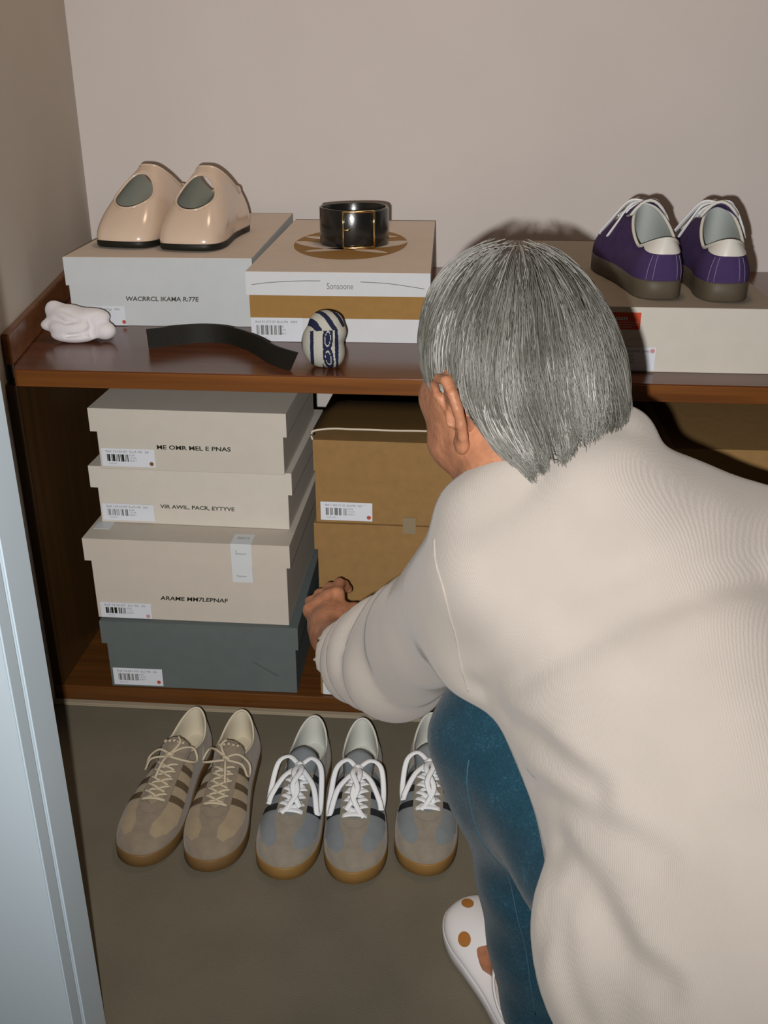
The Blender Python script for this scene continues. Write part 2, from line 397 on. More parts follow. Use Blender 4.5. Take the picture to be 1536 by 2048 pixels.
# kraft stack
XK = -.2251; YK = 1.4321
b, l = shoe_box('brown cardboard shoe box at the bottom of the kraft stack, label low on front', (XK, YK, .0332), -.6, .34, .32, .1484, .042, M['kraft'], M['kraft'], over=.002)
sticker(b, .0045, .0010, .087, .036, 'Ref 12110107 5u/ 90', .0050, cut=.006, seed=13)
b, l = shoe_box('brown cardboard shoe box in the middle of the kraft stack, behind the hand', (XK + .002, YK + .001, .1818), -.6, .34, .32, .1798, .0465, M['kraft'], M['kraft'], over=.0045)
b, l = shoe_box('brown cardboard shoe box on top of the kraft stack with its lid sheet raised', (XK + .001, YK, .3618), -.6, .34, .33, .1405, .051, M['kraft'], M['kraft'], over=.0015)
sticker(b, .0081, .0057, .0825, .0315, 'Ref 1 25110 10  8u5/90  201"  \'\'', .0050, dot=(.0770, .0065), dotm=M['dot_red'], seed=17)
box('tape', (.1395, -.0056, -.0120), (.1600, -.0048, .0160), M['tape'], b)
# loose sheet over the lid, curled up with a pale torn edge
g = Geo(); n = 18; V = []; F = []
for i in range(n + 1):
    x = -.002 + .344 * i / n
    for j, (y, z) in enumerate(((-.0015, 0.0), (-.001, .0), (.03, -.001), (.10, -.006), (.325, -.0165))):
        dz = .0205 - .0010 * math.sin(i * .30) - (.007 if i == 0 else 0.002 if i == 1 else 0) + .0002 * math.sin(i * 1.7)
        V.append((x, y, .1405 + dz * (1 if j < 4 else .9) + z)); 
for i in range(n):
    for j in range(4): F.append((i * 5 + j, (i + 1) * 5 + j, (i + 1) * 5 + j + 1, i * 5 + j + 1))
o = obj('lid_sheet', V, F, M['kraft_shaded'], b)  # shade under the shelf is in this darker brown
sm = o.modifiers.new('s', 'SOLIDIFY'); sm.thickness = .0016
pts = [(-.0015, -.0016, .1405 + .0)] + [(V[i * 5][0], -.0022, V[i * 5][2] - .0004) for i in range(n + 1)]
pts = catmull(pts, 4)
Geo().tube([tuple(p) for p in pts], .0012, .0018, 5, up=(0, 0, 1)).build('torn_edge', M['rim'], b)
# box mostly hidden at the right
b, l = shoe_box('brown cardboard box standing at the right, mostly hidden behind the sweater', (.33, 1.452, .0332), 1, .36, .32, .464, .05, M['kraft'], M['kraft'], over=.002)

# boxes on the top shelf
b, l = shoe_box('cool grey shoe box in the shelf corner carrying the cream clogs', (-.6910, 1.7020, .606), 2.2, .322, .555, .1195, .0480, M['paper_grey'], M['paper_grey'], over=.0035)
box('lid_top_tint', (-.003, -.003, .1190), (.325, .558, .1200), M['paper_lamplit'], b)  # tinted slab: warm lamp light coloured onto the grey lid
sticker(b, .0056, .0012, .090, .0345, 'Ref 15 07107  5u/5/Tge  39d', .0052, dot=(.0865, .0062), dotm=M['dot_red'], seed=19)
text_obj('lettering', 'WACRRCL IKAMA R:77E', .0110, M['ink_green'], b, (.099, -.0006, .0445), FRONT, bold=.0002, width=.129, shear=.1)
b, l = shoe_box('white shoe box with a brown band, round print and coiled belt on its lid', (-.3525, 1.6185, .606), 1.2, .2930, .575, .1160, .0378, M['paper_white'], M['paper_white'], over=.0045)
box('lid_top_tint', (-.0042, -.0042, .1155), (.2972, .579, .1165), M['paper_lamplit'], b)  # white lid given the same painted warm-light tint
box('brown_band', (-.0004, -.0008, .0400), (.2934, .003, .0782), M['kraft_print'], b)
sticker(b, .0006, .0006, .0865, .0400, 'Ref 5127107 8u5/90  39M', .0056, seed=23, bars=6)
text_obj('lettering', 'Sonsoone', .0145, M['ink_soft'], b, (.1290, -.0052, .0895), FRONT, width=.043)
for arc in ([(.0053, .0953), (.0300, .0985), (.0592, .1009), (.0900, .1022), (.1185, .1025)], [(.1839, .1017), (.2120, .1005), (.2393, .0984), (.2882, .0915)]):
    Geo().tube([(x, -.0049, z) for x, z in catmull(arc, 6)], .0003, .0005, 4, up=(0, 0, 1)).build('printed_line', M['ink_soft'], l)
# round print on the lid: brown disc with pale figure strokes left clear
def flat_poly(name, pts, z, m, parent):
    return obj(name, [(x, y, z) for x, y in pts], [tuple(range(len(pts)))], m, parent, False)
cx, cy, rx, ry = .1430, .2850, .106, .175
flat_poly('printed_disc', [(cx + rx * math.cos(2 * math.pi * k / 64), cy + ry * math.sin(2 * math.pi * k / 64)) for k in range(64)], .11665, M['kraft_print'], b)
def leaf(x0, y0, x1, y1, wd, bend=.0, name='printed_shape'):
    a = np.array((x0, y0)); c = np.array((x1, y1)); d = c - a; nrm = np.array((-d[1], d[0])); nrm /= np.linalg.norm(nrm)
    up = []; dn = []
    for k in range(13):
        t = k / 12; p = a + d * t + nrm * bend * math.sin(math.pi * t); ww = wd * math.sin(math.pi * min(1, .08 + t * .92)) ** .7 if 0 < t < 1 else 0
        up.append(p + nrm * ww); dn.append(p - nrm * ww)
    flat_poly(name, [tuple(p) for p in dn + up[::-1][1:-1]], .11685, M['paper_lamplit'], b)
leaf(cx - .104, cy + .012, cx - .005, cy - .075, .020, -.004)
leaf(cx - .095, cy + .070, cx - .02, cy + .030, .013)
leaf(cx - .075, cy - .100, cx + .012, cy - .062, .013, .004)
leaf(cx + .012, cy - .075, cx + .075, cy - .105, .012, .004)
leaf(cx + .030, cy - .050, cx + .105, cy + .030, .026, .0)
leaf(cx + .03, cy + .09, cx + .085, cy + .075, .012)
b, l = shoe_box('low grey shoe box with a red sticker carrying the purple sneakers', (.0960, 1.4830, .606), .6, .3660, .585, .0985, .0460, M['paper_sand'], M['paper_sand'], over=.0035)
box('lid_top_tint', (-.003, -.003, .0980), (.3692, .588, .0990), mat('lid_taupe', (.275, .240, .19), .7, .3, var=(30, .03)), b)
rd = box('red_label', (.112, -.0042, .0655), (.1650, -.0036, .0908), M['red'], l)
text_obj('print', 'Beosn', .0098, M['sticker'], rd, (.1155, -.0046, .0795), FRONT, bold=.0002, width=.030)
for k in range(3): text_obj('print', 'mnolonmanolamonalno'[:18 - 3 * (k == 2)], .0030, M['sticker'], rd, (.1150, -.0046, .0755 - .0036 * k), FRONT, width=.046 - .008 * (k == 2))
sticker(b, .1060, .0030, .0865, .0355, 'Ref 12 1577707  Su:/9/59  5980', .0050, dot=(.0815, .0300), dotm=M['dot_pink'], seed=29)
# ------------------------------------------------------------------ shoes
def outline(L, W, n=96, square=0.0, style='sneaker'):
    """sole outline of a right shoe, heel at y=0, toe at y=L, starting at the heel and running up the outer (+x) side."""
    k = W / .098
    if style == 'clog':
        p = [(0, 0), (.024, .005), (.037, .030), (.039, .08), (.040, .13), (.046, .175), (.051, .215), (.050, .25), (.040, .274), (.018, .282), (-.008, .2835), (-.032, .278), (-.045, .258), (-.048, .22), (-.044, .17), (-.037, .12), (-.036, .07), (-.035, .028), (-.023, .005)]
    else:
        p = [(0, 0), (.021, .005), (.033, .026), (.035, .07), (.037, .12), (.043, .165), (.049, .205), (.047, .238), (.036, .264), (.016, .279), (-.004, .282), (-.024, .274), (-.039, .252), (-.046, .220), (-.044, .180), (-.037, .135), (-.032, .09), (-.032, .04), (-.021, .006)]
    c = catmull([(x * k, y * L / .283) for x, y in p], 12, True)
    # resample uniformly with t = .5 at the toe tip
    def resamp(seg, m):
        s = np.r_[0, np.cumsum(np.linalg.norm(np.diff(seg, axis=0), axis=1))]
        u = np.linspace(0, s[-1], m + 1)
        return np.c_[np.interp(u, s, seg[:, 0]), np.interp(u, s, seg[:, 1])]
    it = int(np.argmax(c[:, 1])); c2 = np.r_[c, c[:1]]
    a = resamp(c2[:it + 1], n // 2)[:-1]; d = resamp(c2[it:], n // 2)[:-1]
    return np.r_[a, d]
def loft(P0, P1, P2, P3, nv):
    v = np.linspace(0, 1, nv)[None, :, None]
    B = [x[:, None, :] for x in (P0, P1, P2, P3)]
    return (1 - v) ** 3 * B[0] + 3 * (1 - v) ** 2 * v * B[1] + 3 * (1 - v) * v * v * B[2] + v ** 3 * B[3]
def grid_faces(n, m, closed=True):
    F = []
    for i in range(n if closed else n - 1):
        j = (i + 1) % n
        for k in range(m - 1): F.append((i * m + k, j * m + k, j * m + k + 1, i * m + k + 1))
    return F
def sole_geo(o, z0, z1, grow=.0015, toe_spring=0.0, L=.28):
    n = len(o); c = o.mean(0); d = o - c; d /= np.linalg.norm(d, axis=1)[:, None]
    rings = [(o + d * (grow - .003), z0), (o + d * grow, z0 + .002), (o + d * grow, z1 - .0015), (o + d * (grow - .0015), z1)]
    V = []
    def sp(y): return toe_spring * max(0, (y / L - .72) / .28) ** 2
    for r, z in rings: V += [(x, y, z + sp(y)) for x, y in r]
    F = []
    for q in range(3):
        for i in range(n): j = (i + 1) % n; F.append((q * n + i, q * n + j, (q + 1) * n + j, (q + 1) * n + i))
    F.append(tuple(range(n))[::-1]); F.append(tuple(3 * n + i for i in range(n)))
    return V, F
def surf_hit(bvh, x, y, off=.001):
    h = bvh.ray_cast(Vector((x, y, .4)), Vector((0, 0, -1)))
    if h[0] is None: return None
    nn = h[1] if h[1].z > 0 else -h[1]
    return h[0] + nn * off
def plan_patch(bvh, poly, off=.0008, step=.004):
    """patch lying on the upper, outlined in plan."""
    P = [np.array(p) for p in poly]; B = []
    for i in range(len(P)):
        a, b = P[i], P[(i + 1) % len(P)]; m = max(1, int(np.linalg.norm(b - a) / step))
        for k in range(m): B.append(tuple(a + (b - a) * k / m))
    nb = len(B); xs = [p[0] for p in B]; ys = [p[1] for p in B]
    def inside(x, y):
        c = False; j = nb - 1
        for i in range(nb):
            if (B[i][1] > y) != (B[j][1] > y) and x < (B[j][0] - B[i][0]) * (y - B[i][1]) / (B[j][1] - B[i][1]) + B[i][0]: c = not c
            j = i
        return c
    pts = list(B); x = min(xs)
    while x < max(xs):
        y = min(ys)
        while y < max(ys):
            if inside(x, y) and min((x - q[0]) ** 2 + (y - q[1]) ** 2 for q in B) > (step * .5) ** 2: pts.append((x, y))
            y += step
        x += step
    r = delaunay_2d_cdt([Vector(p) for p in pts], [(i, (i + 1) % nb) for i in range(nb)], [], 1, 1e-6)
    V = []; ok = True
    for p in r[0]:
        h = surf_hit(bvh, p.x, p.y, off)
        V.append(h if h is not None else None)
    F = [f for f in r[2] if all(V[i] is not None for i in f)]
    V = [v if v is not None else Vector((0, 0, 0)) for v in V]
    return V, [tuple(f) for f in F]
def side_patch(G, t0, t1, v0, v1, lean=0.0, off=.0009, nt=6, nv=8):
    """strip on the side of the upper given in (t, v) of the loft grid; lean shifts t with v."""
    n, m, _ = G.shape; V = []; 
    def S(t, v):
        t = (t % 1.0) * n; i = int(t) % n; a = t - int(t); v = max(0, min(1, v)) * (m - 1); k = min(int(v), m - 2); b = v - k
        j = (i + 1) % n
        return (1 - a) * ((1 - b) * G[i, k] + b * G[i, k + 1]) + a * ((1 - b) * G[j, k] + b * G[j, k + 1])
    for q in range(nt + 1):
        for k in range(nv + 1):
            v = v0 + (v1 - v0) * k / nv; t = t0 + (t1 - t0) * q / nt + lean * (v - v0)
            p = S(t, v); du = S(t + .004, v) - S(t - .004, v); dv = S(t, v + .02) - S(t, v - .02); nn = np.cross(du, dv); nn /= np.linalg.norm(nn) + 1e-9
            if nn @ (p - np.array((0, p[1], .03))) < 0: nn = -nn
            V.append(p + nn * off)
    F = []
    for q in range(nt):
        for k in range(nv): F.append((q * (nv + 1) + k, (q + 1) * (nv + 1) + k, (q + 1) * (nv + 1) + k + 1, q * (nv + 1) + k + 1))
    return V, F
def flipx(V, s): return [(v[0] * s, v[1], v[2]) for v in V]
def ff(F, s): return F if s > 0 else [tuple(f)[::-1] for f in F]
def upper_grid(o, L, zs, open_c, open_r, hz, nv=22, bulge=.006, toe_h=.04, slope=.35, side_up=.022, sq=1.0, k2=.42):
    """o: sole outline; opening ellipse centre/radii in plan; hz(y): height of the opening edge."""
    n = len(o); t = np.arange(n) / n; a = 2 * math.pi * t
    q = np.c_[open_c[0] + open_r[0] * np.sign(np.sin(a)) * np.abs(np.sin(a)) ** sq, open_c[1] - open_r[1] * np.cos(a)]
    P0 = np.c_[o, np.full(n, zs)]; P3 = np.c_[q, [hz(y) for y in q[:, 1]]]
    out = o - np.c_[np.zeros(n), np.clip(o[:, 1], .06 * L / .28, L - .06)]; out /= np.linalg.norm(out, axis=1)[:, None] + 1e-9
    toe = np.clip((o[:, 1] - .55 * L) / (.45 * L), 0, 1)
    P1 = P0 + np.c_[out * bulge, side_up + (toe_h - side_up) * toe]
    dh = P0[:, :2] - P3[:, :2]; dist = np.linalg.norm(dh, axis=1)
    P2 = P3 + np.c_[dh * k2, -slope * k2 * dist - .008 * (1 - toe)]
    return loft(P0, P1, P2, P3, nv)
def lace_bar(bvh, a, b, r, lift=.002, n=8, flat=.45):
    pts = []
    for k in range(n + 1):
        t = k / n; x = a[0] + (b[0] - a[0]) * t; y = a[1] + (b[1] - a[1]) * t
        h = surf_hit(bvh, x, y, lift + .0015 * math.sin(math.pi * t)); pts.append(h if h is not None else Vector((x, y, .07)))
    return tube_geo(pts, r, r * flat, 6)
def drape(bvh, pts, lift, floor=.008, n=6):
    c = catmull(pts, n); out = []
    for p in c:
        h = surf_hit(bvh, p[0], p[1], lift)
        z = (h.z if h is not None else floor)
        out.append((p[0], p[1], max(z, p[2] if len(p) > 2 else 0)))
    out = np.array(out)
    for _ in range(3): out[1:-1, 2] = np.maximum(out[1:-1, 2], .5 * (out[:-2, 2] + out[2:, 2]) * .98)
    return out

def sneaker(label, group, loc, rz, side, kind):
    """side +1: outer side at +x (right shoe)."""
    L, W = .284, .092
    taupe = kind == 'taupe'
    suede, patch, stripe = (M['suede_taupe'], M['suede_tan'], M['stripe_brown']) if taupe else (M['suede_grey'], M['nylon_grey'], M['stripe_black'])
    lacem = M['lace_cream'] if taupe else M['lace_white']; lin = M['insole_cream'] if taupe else M['insole_grey']
    gum = M['gum_dark'] if taupe else M['gum']
    t = thing('sneaker', label, 'sneaker', loc, rz, group)
    o = outline(L, W)
    V, F = sole_geo(o, 0, .0215, .002, .004, L); obj('sole', flipx(V, side), F, gum, t)
    hz = lambda y: .056 + .026 * max(0, 1 - y / .055) ** 1.5 + .018 * max(0, (y - .055) / .07) ** 1.3
    G = upper_grid(o, L, .019, (0, .066), (.0265, .060), hz, 22, .003, .034, .33, .012, 1.0, .52)
    n, m, _ = G.shape; UV = G.reshape(-1, 3); UF = grid_faces(n, m)
    up = obj('upper', flipx(UV, side), ff(UF, side), suede, t)
    bvh = BVHTree.FromPolygons([Vector(v) for v in UV], UF)
    # lining: from the rim down to the insole
    t_ = np.arange(n) / n; a = 2 * math.pi * t_
    rim = G[:, -1]; P3 = np.c_[.0300 * np.sin(a), .075 - .069 * np.cos(a), np.full(n, .024)]
    P1 = rim + np.c_[-.002 * np.sin(a), .002 * np.cos(a), np.full(n, -.010)]; P2 = P3 + np.c_[.001 * np.sin(a), -.001 * np.cos(a), np.full(n, .018)]
    LG = loft(rim, P1, P2, P3, 10); LV = LG.reshape(-1, 3).tolist(); LF = grid_faces(n, 10)
    obj('lining', flipx(LV, side), [f[::-1] for f in LF], lin, t)
    ins = [(x * .86, y * .98 + .003, .0245 + .004 * max(0, 1 - abs(y - .03) / .03)) for x, y in o if y < .19]
    obj('insole', flipx([(p[0], p[1], .0255) for p in ins], side), [tuple(range(len(ins)))], lin, t, False)
    Geo().tube(flipx([p + np.array((0, 0, .0003)) for p in rim], side), .0019, .0019, 6, closed=True).build('collar_binding', lin, up)
    # tongue
    TV = []; nx = 9; ys = np.linspace(.155, .098, 9)
    for q, y in enumerate(ys):
        wd = .017 + .007 * (q / 8) if q < 8 else .019
        for k in range(nx):
            u = -1 + 2 * k / (nx - 1); h = surf_hit(bvh, u * wd * .8, max(y, .129), .0015)
            z = (h.z if h else .085) + (.129 - y if y < .129 else 0) * .42 - .006 * u * u
            TV.append((u * wd, y, z))
    tg = obj('tongue', flipx(TV, side), grid_faces(9, nx, False), patch if not taupe else suede, t)
    sd = tg.modifiers.new('s', 'SOLIDIFY'); sd.thickness = .004; sd.offset = 0
    edge = [TV[q * nx] for q in range(5, 9)] + TV[8 * nx + 1:8 * nx + nx - 1] + [TV[q * nx + nx - 1] for q in range(8, 4, -1)]
    Geo().tube(flipx(edge, side), .0013, .0022, 5).build('tongue_binding', M['edge_dark'], tg)
    # pale toe and side panels
    ox, oy = o[:, 0], o[:, 1]; h_ = len(o) // 2
    def wd(y, s): 
        return (np.interp(y, oy[:h_ + 1], ox[:h_ + 1]) if s > 0 else -np.interp(y, oy[h_:][::-1], ox[h_:][::-1])) - .0022
    _pp = plan_patch
    def plan_patch_s(b_, pl, *k_): return _pp(b_, [(x, .118 + (y - .118) * 1.10) for x, y in pl], *k_)
    for s in (1, -1):
        rim_ = [(wd(y, s), y) for y in (.118, .132, .146, .160, .174, .188, .202)]
        pl = [(.0190, .117)] + rim_ + [(.041, .216), (.034, .236), (.022, .248), (.013, .245), (.012, .230), (.019, .2155), (.0215, .200), (.0215, .182), (.0205, .150)]
        V, F = plan_patch_s(bvh, [(s * x, y) for x, y in pl], .0006, .0045); obj('side_panel', flipx(V, side), ff(F, side), patch, up)
        for k in range(3):
            y0 = .130 + .0262 * k; xi = .0195 + .0007 * k
            pl = [(xi, y0), (wd(y0 - .002, s), y0 - .002), (wd(y0 + .009, s), y0 + .009), (xi + .0004, y0 + .011)]
            V, F = plan_patch_s(bvh, [(s * x, y) for x, y in pl], .0015, .004); obj('stripe', flipx(V, side), ff(F, side), stripe, up)
    # eyestay: a U of suede round the lacing
    ey = [(.009, .128), (.011, .160), (.012, .195), (.006, .203), (0, .2045), (-.006, .203), (-.012, .195), (-.011, .160), (-.009, .128),
          (-.0185, .126), (-.0195, .150), (-.0208, .185), (-.018, .205), (-.010, .215), (0, .217), (.010, .215), (.018, .205), (.0208, .185), (.0195, .150), (.0185, .126)]
    V, F = plan_patch_s(bvh, ey, .0018, .004); obj('eyestay', flipx(V, side), F, suede, up)
    V, F = plan_patch_s(bvh, [(.0085, .13), (.0105, .16), (.0115, .194), (0, .2035), (-.0115, .194), (-.0105, .16), (-.0085, .13)], .0008, .004)
    obj('throat', flipx(V, side), F, patch, up)
    # laces
    g = Geo(); rl = .0022 if taupe else .0044; fl = .8 if taupe else .28
    rows = [.138, .151, .164, .178, .191, .205]
    rr = random.Random(hash(label) % 1000 if False else len(label) * 7 + int(loc[0] * 1000) % 97)
    for k, y in enumerate(rows):
        xw = .0140 + .0005 * k; j = lambda: rr.uniform(-.0015, .0015)
        if k == len(rows) - 1: V, F = lace_bar(bvh, (-xw, y + j()), (xw, y + j()), rl * 1.15, .004, 8, fl); g.add(flipx(V, side), F)
        else:
            for s in (1, -1):
                V, F = lace_bar(bvh, (s * xw, y + j()), (-s * .001, y + .009 + j()), rl, .0055 if s > 0 else .0040, 6, fl); g.add(flipx(V, side), F)
                V, F = lace_bar(bvh, (-s * .001, y + .009), (-s * .012, rows[k + 1] - .001), rl * .95, .0035, 5, fl); g.add(flipx(V, side), F)
    ky = .130
    def loop(pts, w_=rl, f_=fl):
        c = drape(bvh, pts, .006, .012); V, F = tube_geo([tuple(p) for p in c], w_, w_ * (f_ if taupe else .38), 6); g.add(flipx(V, side), F)
    kz = surf_hit(bvh, 0, ky, 0); kz = kz.z if kz else .085
    if taupe:
        loop([(0, ky, kz + .008), (.018, ky - .006, kz + .010), (.034, ky - .004, .070), (.037, ky + .004, .058), (.035, ky + .014, .060), (.026, ky + .008, .076), (0, ky + .003, kz + .006)])
        loop([(0, ky, kz + .008), (-.016, ky - .012, kz + .012), (-.030, ky - .022, .078), (-.038, ky - .010, .066), (-.030, ky + .004, .074), (0, ky + .003, kz + .006)])
        loop([(0, ky, kz + .008), (.004, ky + .02, .082), (.008, ky + .045, .07)])
        loop([(0, ky, kz + .008), (-.010, ky - .018, kz + .016), (-.004, ky - .030, kz + .018)])
        for q in range(5): 
            x = -.014 + .007 * q; V, F = tube_geo([(x, .1035, kz + .016 - .2 * abs(x)), (x + .001, .110, kz + .0165 - .2 * abs(x))], .0022, .0016, 6); g.add(flipx(V, side), F)
    else:
        a_ = rr.uniform(-.006, .006)
        loop([(.002, ky, kz + .007), (.018, ky - .012 + a_, kz + .012), (.034, ky - .004, .078), (.039, ky + .026, .056), (.037, ky + .052 + a_, .048), (.034, ky + .048, .060), (.020, ky + .022, .075), (.002, ky + .004, kz + .006)])
        loop([(-.002, ky, kz + .007), (-.016, ky - .010 - a_, kz + .012), (-.032, ky + .004, .080), (-.038, ky + .040, .058), (-.039, ky + .062 - a_, .048), (-.036, ky + .066, .052), (-.026, ky + .036, .072), (-.002, ky + .004, kz + .006)])
        loop([(0, ky, kz + .008), (.004, ky + .025, .086), (-.006 + a_, ky + .055, .075), (.012 + a_, ky + .082, .055)])
        loop([(0, ky, kz + .008), (-.006, ky + .022, .088), (.002, ky + .048, .080), (-.012 - a_, ky + .070, .060)])
    g.add(*tube_geo(flipx([(-.005, ky - .002, kz + .006), (0, ky + .001, kz + .0095), (.006, ky + .003, kz + .006)], side), .0052 if not taupe else .0035, .0035, 8))
    g.build('laces', lacem, t)
    return t
PT = 'pair of taupe sneakers on the floor'
PG = 'grey sneakers with white laces on the floor'
def floor_sneaker(label, group, toe, ang, side, kind):
    # heel lies behind the toe: local +y points toward the camera
    L = .284; a = R(ang)
    # rotate by 180 + ang about z; local toe (0, L) must land at toe
    rz = math.pi - a
    hx = toe[0] + L * math.sin(a); hy = toe[1] + L * math.cos(a)
    return sneaker(label, group, (hx, hy, 0), rz, side, kind)
floor_sneaker('taupe suede sneaker with brown stripes, cream laces piled by its tongue, outermost of its row', PT, (-.4320, 1.035), 4.5, 1, 'taupe')
floor_sneaker('taupe suede sneaker with brown stripes, between its mate and the grey sneakers', PT, (-.3330, 1.033), -.5, -1, 'taupe')
floor_sneaker('grey sneaker with white laces and black stripes, next to the taupe pair', PG, (-.2255, 1.027), 2.0, 1, 'grey')
floor_sneaker('grey sneaker with white laces and black stripes, middle one of three', PG, (-.1270, 1.027), -2.5, -1, 'grey')
floor_sneaker('grey sneaker with white laces partly covered by the jeans leg', PG, (-.0270, 1.050), -.5, 1, 'grey')

# ------------------------------------------------------------------ purple sneakers, seen from the heel
def purple(label, loc, rz, side):
    L, W = .278, .100
    t = thing('purple_sneaker', label, 'sneaker', loc, rz, 'purple sneakers on the grey box'); t.scale = (1.1, 1.1, 1.1)
    o = outline(L, W); V, F = sole_geo(o, 0, .026, .0018, .005, L); obj('sole', flipx(V, side), F, M['purple_sole'], t)
    hz = lambda y: .064 + .020 * max(0, 1 - y / .05) ** 1.3 + .048 * max(0, (y - .05) / .085) ** 1.2
    G = upper_grid(o, L, .023, (0, .070), (.0275, .0635), hz, 22, .005, .040, .42, .024)
    n, m, _ = G.shape; UV = G.reshape(-1, 3); UF = grid_faces(n, m)
    up = obj('upper', flipx(UV, side), ff(UF, side), M['purple'], t); bvh = BVHTree.FromPolygons([Vector(v) for v in UV], UF)
    a = 2 * math.pi * np.arange(n) / n; rim = G[:, -1]
    P3 = np.c_[.0300 * np.sin(a), .078 - .070 * np.cos(a), np.full(n, .028)]
    LG = loft(rim, rim + np.c_[-.003 * np.sin(a), .003 * np.cos(a), np.full(n, -.012)], P3 + np.array((0, 0, .02)), P3, 10)
    obj('lining', flipx(LG.reshape(-1, 3).tolist(), side), [f[::-1] for f in grid_faces(n, 10)], M['lining_grey'], t)
    ins = [(x * .86, y, .029) for x, y in o if y < .20]; obj('insole', flipx(ins, side), [tuple(range(len(ins)))], M['lining_grey'], t, False)
    Geo().tube(flipx([p + np.array((0, 0, .0004)) for p in rim], side), .0024, .0024, 6, closed=True).build('collar_piping', M['piping'], up)
    # white heel tab: wide at the rim, dipping to the middle of the heel
    V = []; F = []; nt, nv = 22, 8
    for q in range(nt + 1):
        tt = -.145 + .29 * q / nt; dep = .44 * max(.0, 1 - (abs(tt) / .150) ** 2.2)
        for k in range(nv + 1):
            vv = 1 - dep + dep * k / nv
            Vp, _f = side_patch(G, tt, tt + 1e-4, vv, min(1, vv + 1e-3), 0, .0016, 1, 1); V.append(Vp[0])
    for q in range(nt):
        for k in range(nv): F.append((q * (nv + 1) + k, (q + 1) * (nv + 1) + k, (q + 1) * (nv + 1) + k + 1, q * (nv + 1) + k + 1))
    obj('heel_tab', flipx(V, side), F, M['white_leather'], up)
    # inner padded heel cup seen over the tab
    for x in (-.0085, -.0055, .0055, .0085):
        pts = []
        for k in range(9):
            Vp, _f = side_patch(G, x / .22, x / .22 + 1e-4, .05 + .5 * k / 8, .06 + .5 * k / 8, 0, .0010, 1, 1); pts.append(Vp[0])
        Geo().tube(flipx(pts, side), .0004, .0004, 4).build('seam', M['thread'], up)
    # tongue, white edged
    TV = []; nx = 9
    for q, y in enumerate(np.linspace(.175, .110, 9)):
        wd = .019 + .006 * q / 8
        for k in range(nx):
            u = -1 + 2 * k / (nx - 1); h = surf_hit(bvh, u * wd * .8, max(y, .140), .001)
            TV.append((u * wd, y, (h.z if h else .10) + max(0, .140 - y) * .30 - .006 * u * u))
    tg = obj('tongue', flipx(TV, side), grid_faces(9, nx, False), M['purple'], t); sd = tg.modifiers.new('s', 'SOLIDIFY'); sd.thickness = .003
    edge = [TV[q * nx] for q in range(3, 9)] + TV[8 * nx + 1:8 * nx + nx - 1] + [TV[q * nx + nx - 1] for q in range(8, 2, -1)]
    Geo().tube(flipx(edge, side), .0016, .0024, 5).build('tongue_piping', M['piping'], tg)
    g = Geo()
    for k, y in enumerate((.148, .160, .172, .184, .196)):
        for s in (1, -1):
            V, F = lace_bar(bvh, (s * .021, y), (-s * .014, y + .010), .0028, .004, 8, .5); g.add(flipx(V, side), F)
    ky = .142; kz = surf_hit(bvh, 0, ky, 0).z
    for s in (1, -1):
        for pts in ([(0, ky, kz + .006), (s * .020, ky + .004, kz + .006), (s * .040, ky + .022, .085), (s * .052, ky + .040, .062), (s * .044, ky + .036, .072), (s * .018, ky + .014, kz + .003), (0, ky, kz + .004)],
                    [(0, ky, kz + .006), (s * .022, ky - .010, kz + .002), (s * .038, ky - .004, .083), (s * .047, ky + .010, .062)]):
            V, F = tube_geo([tuple(p) for p in drape(bvh, pts, .005, .02)], .0028, .0016, 6); g.add(flipx(V, side), F)
    g.build('laces', M['lace_white'], t)
    return t
purple('purple canvas sneaker seen from the heel, nearer the grey-haired head', (.2990, 1.532, .7052), R(6), -1)
purple('purple canvas sneaker seen from the heel, toward the box edge', (.3870, 1.522, .7052), R(-3), 1)

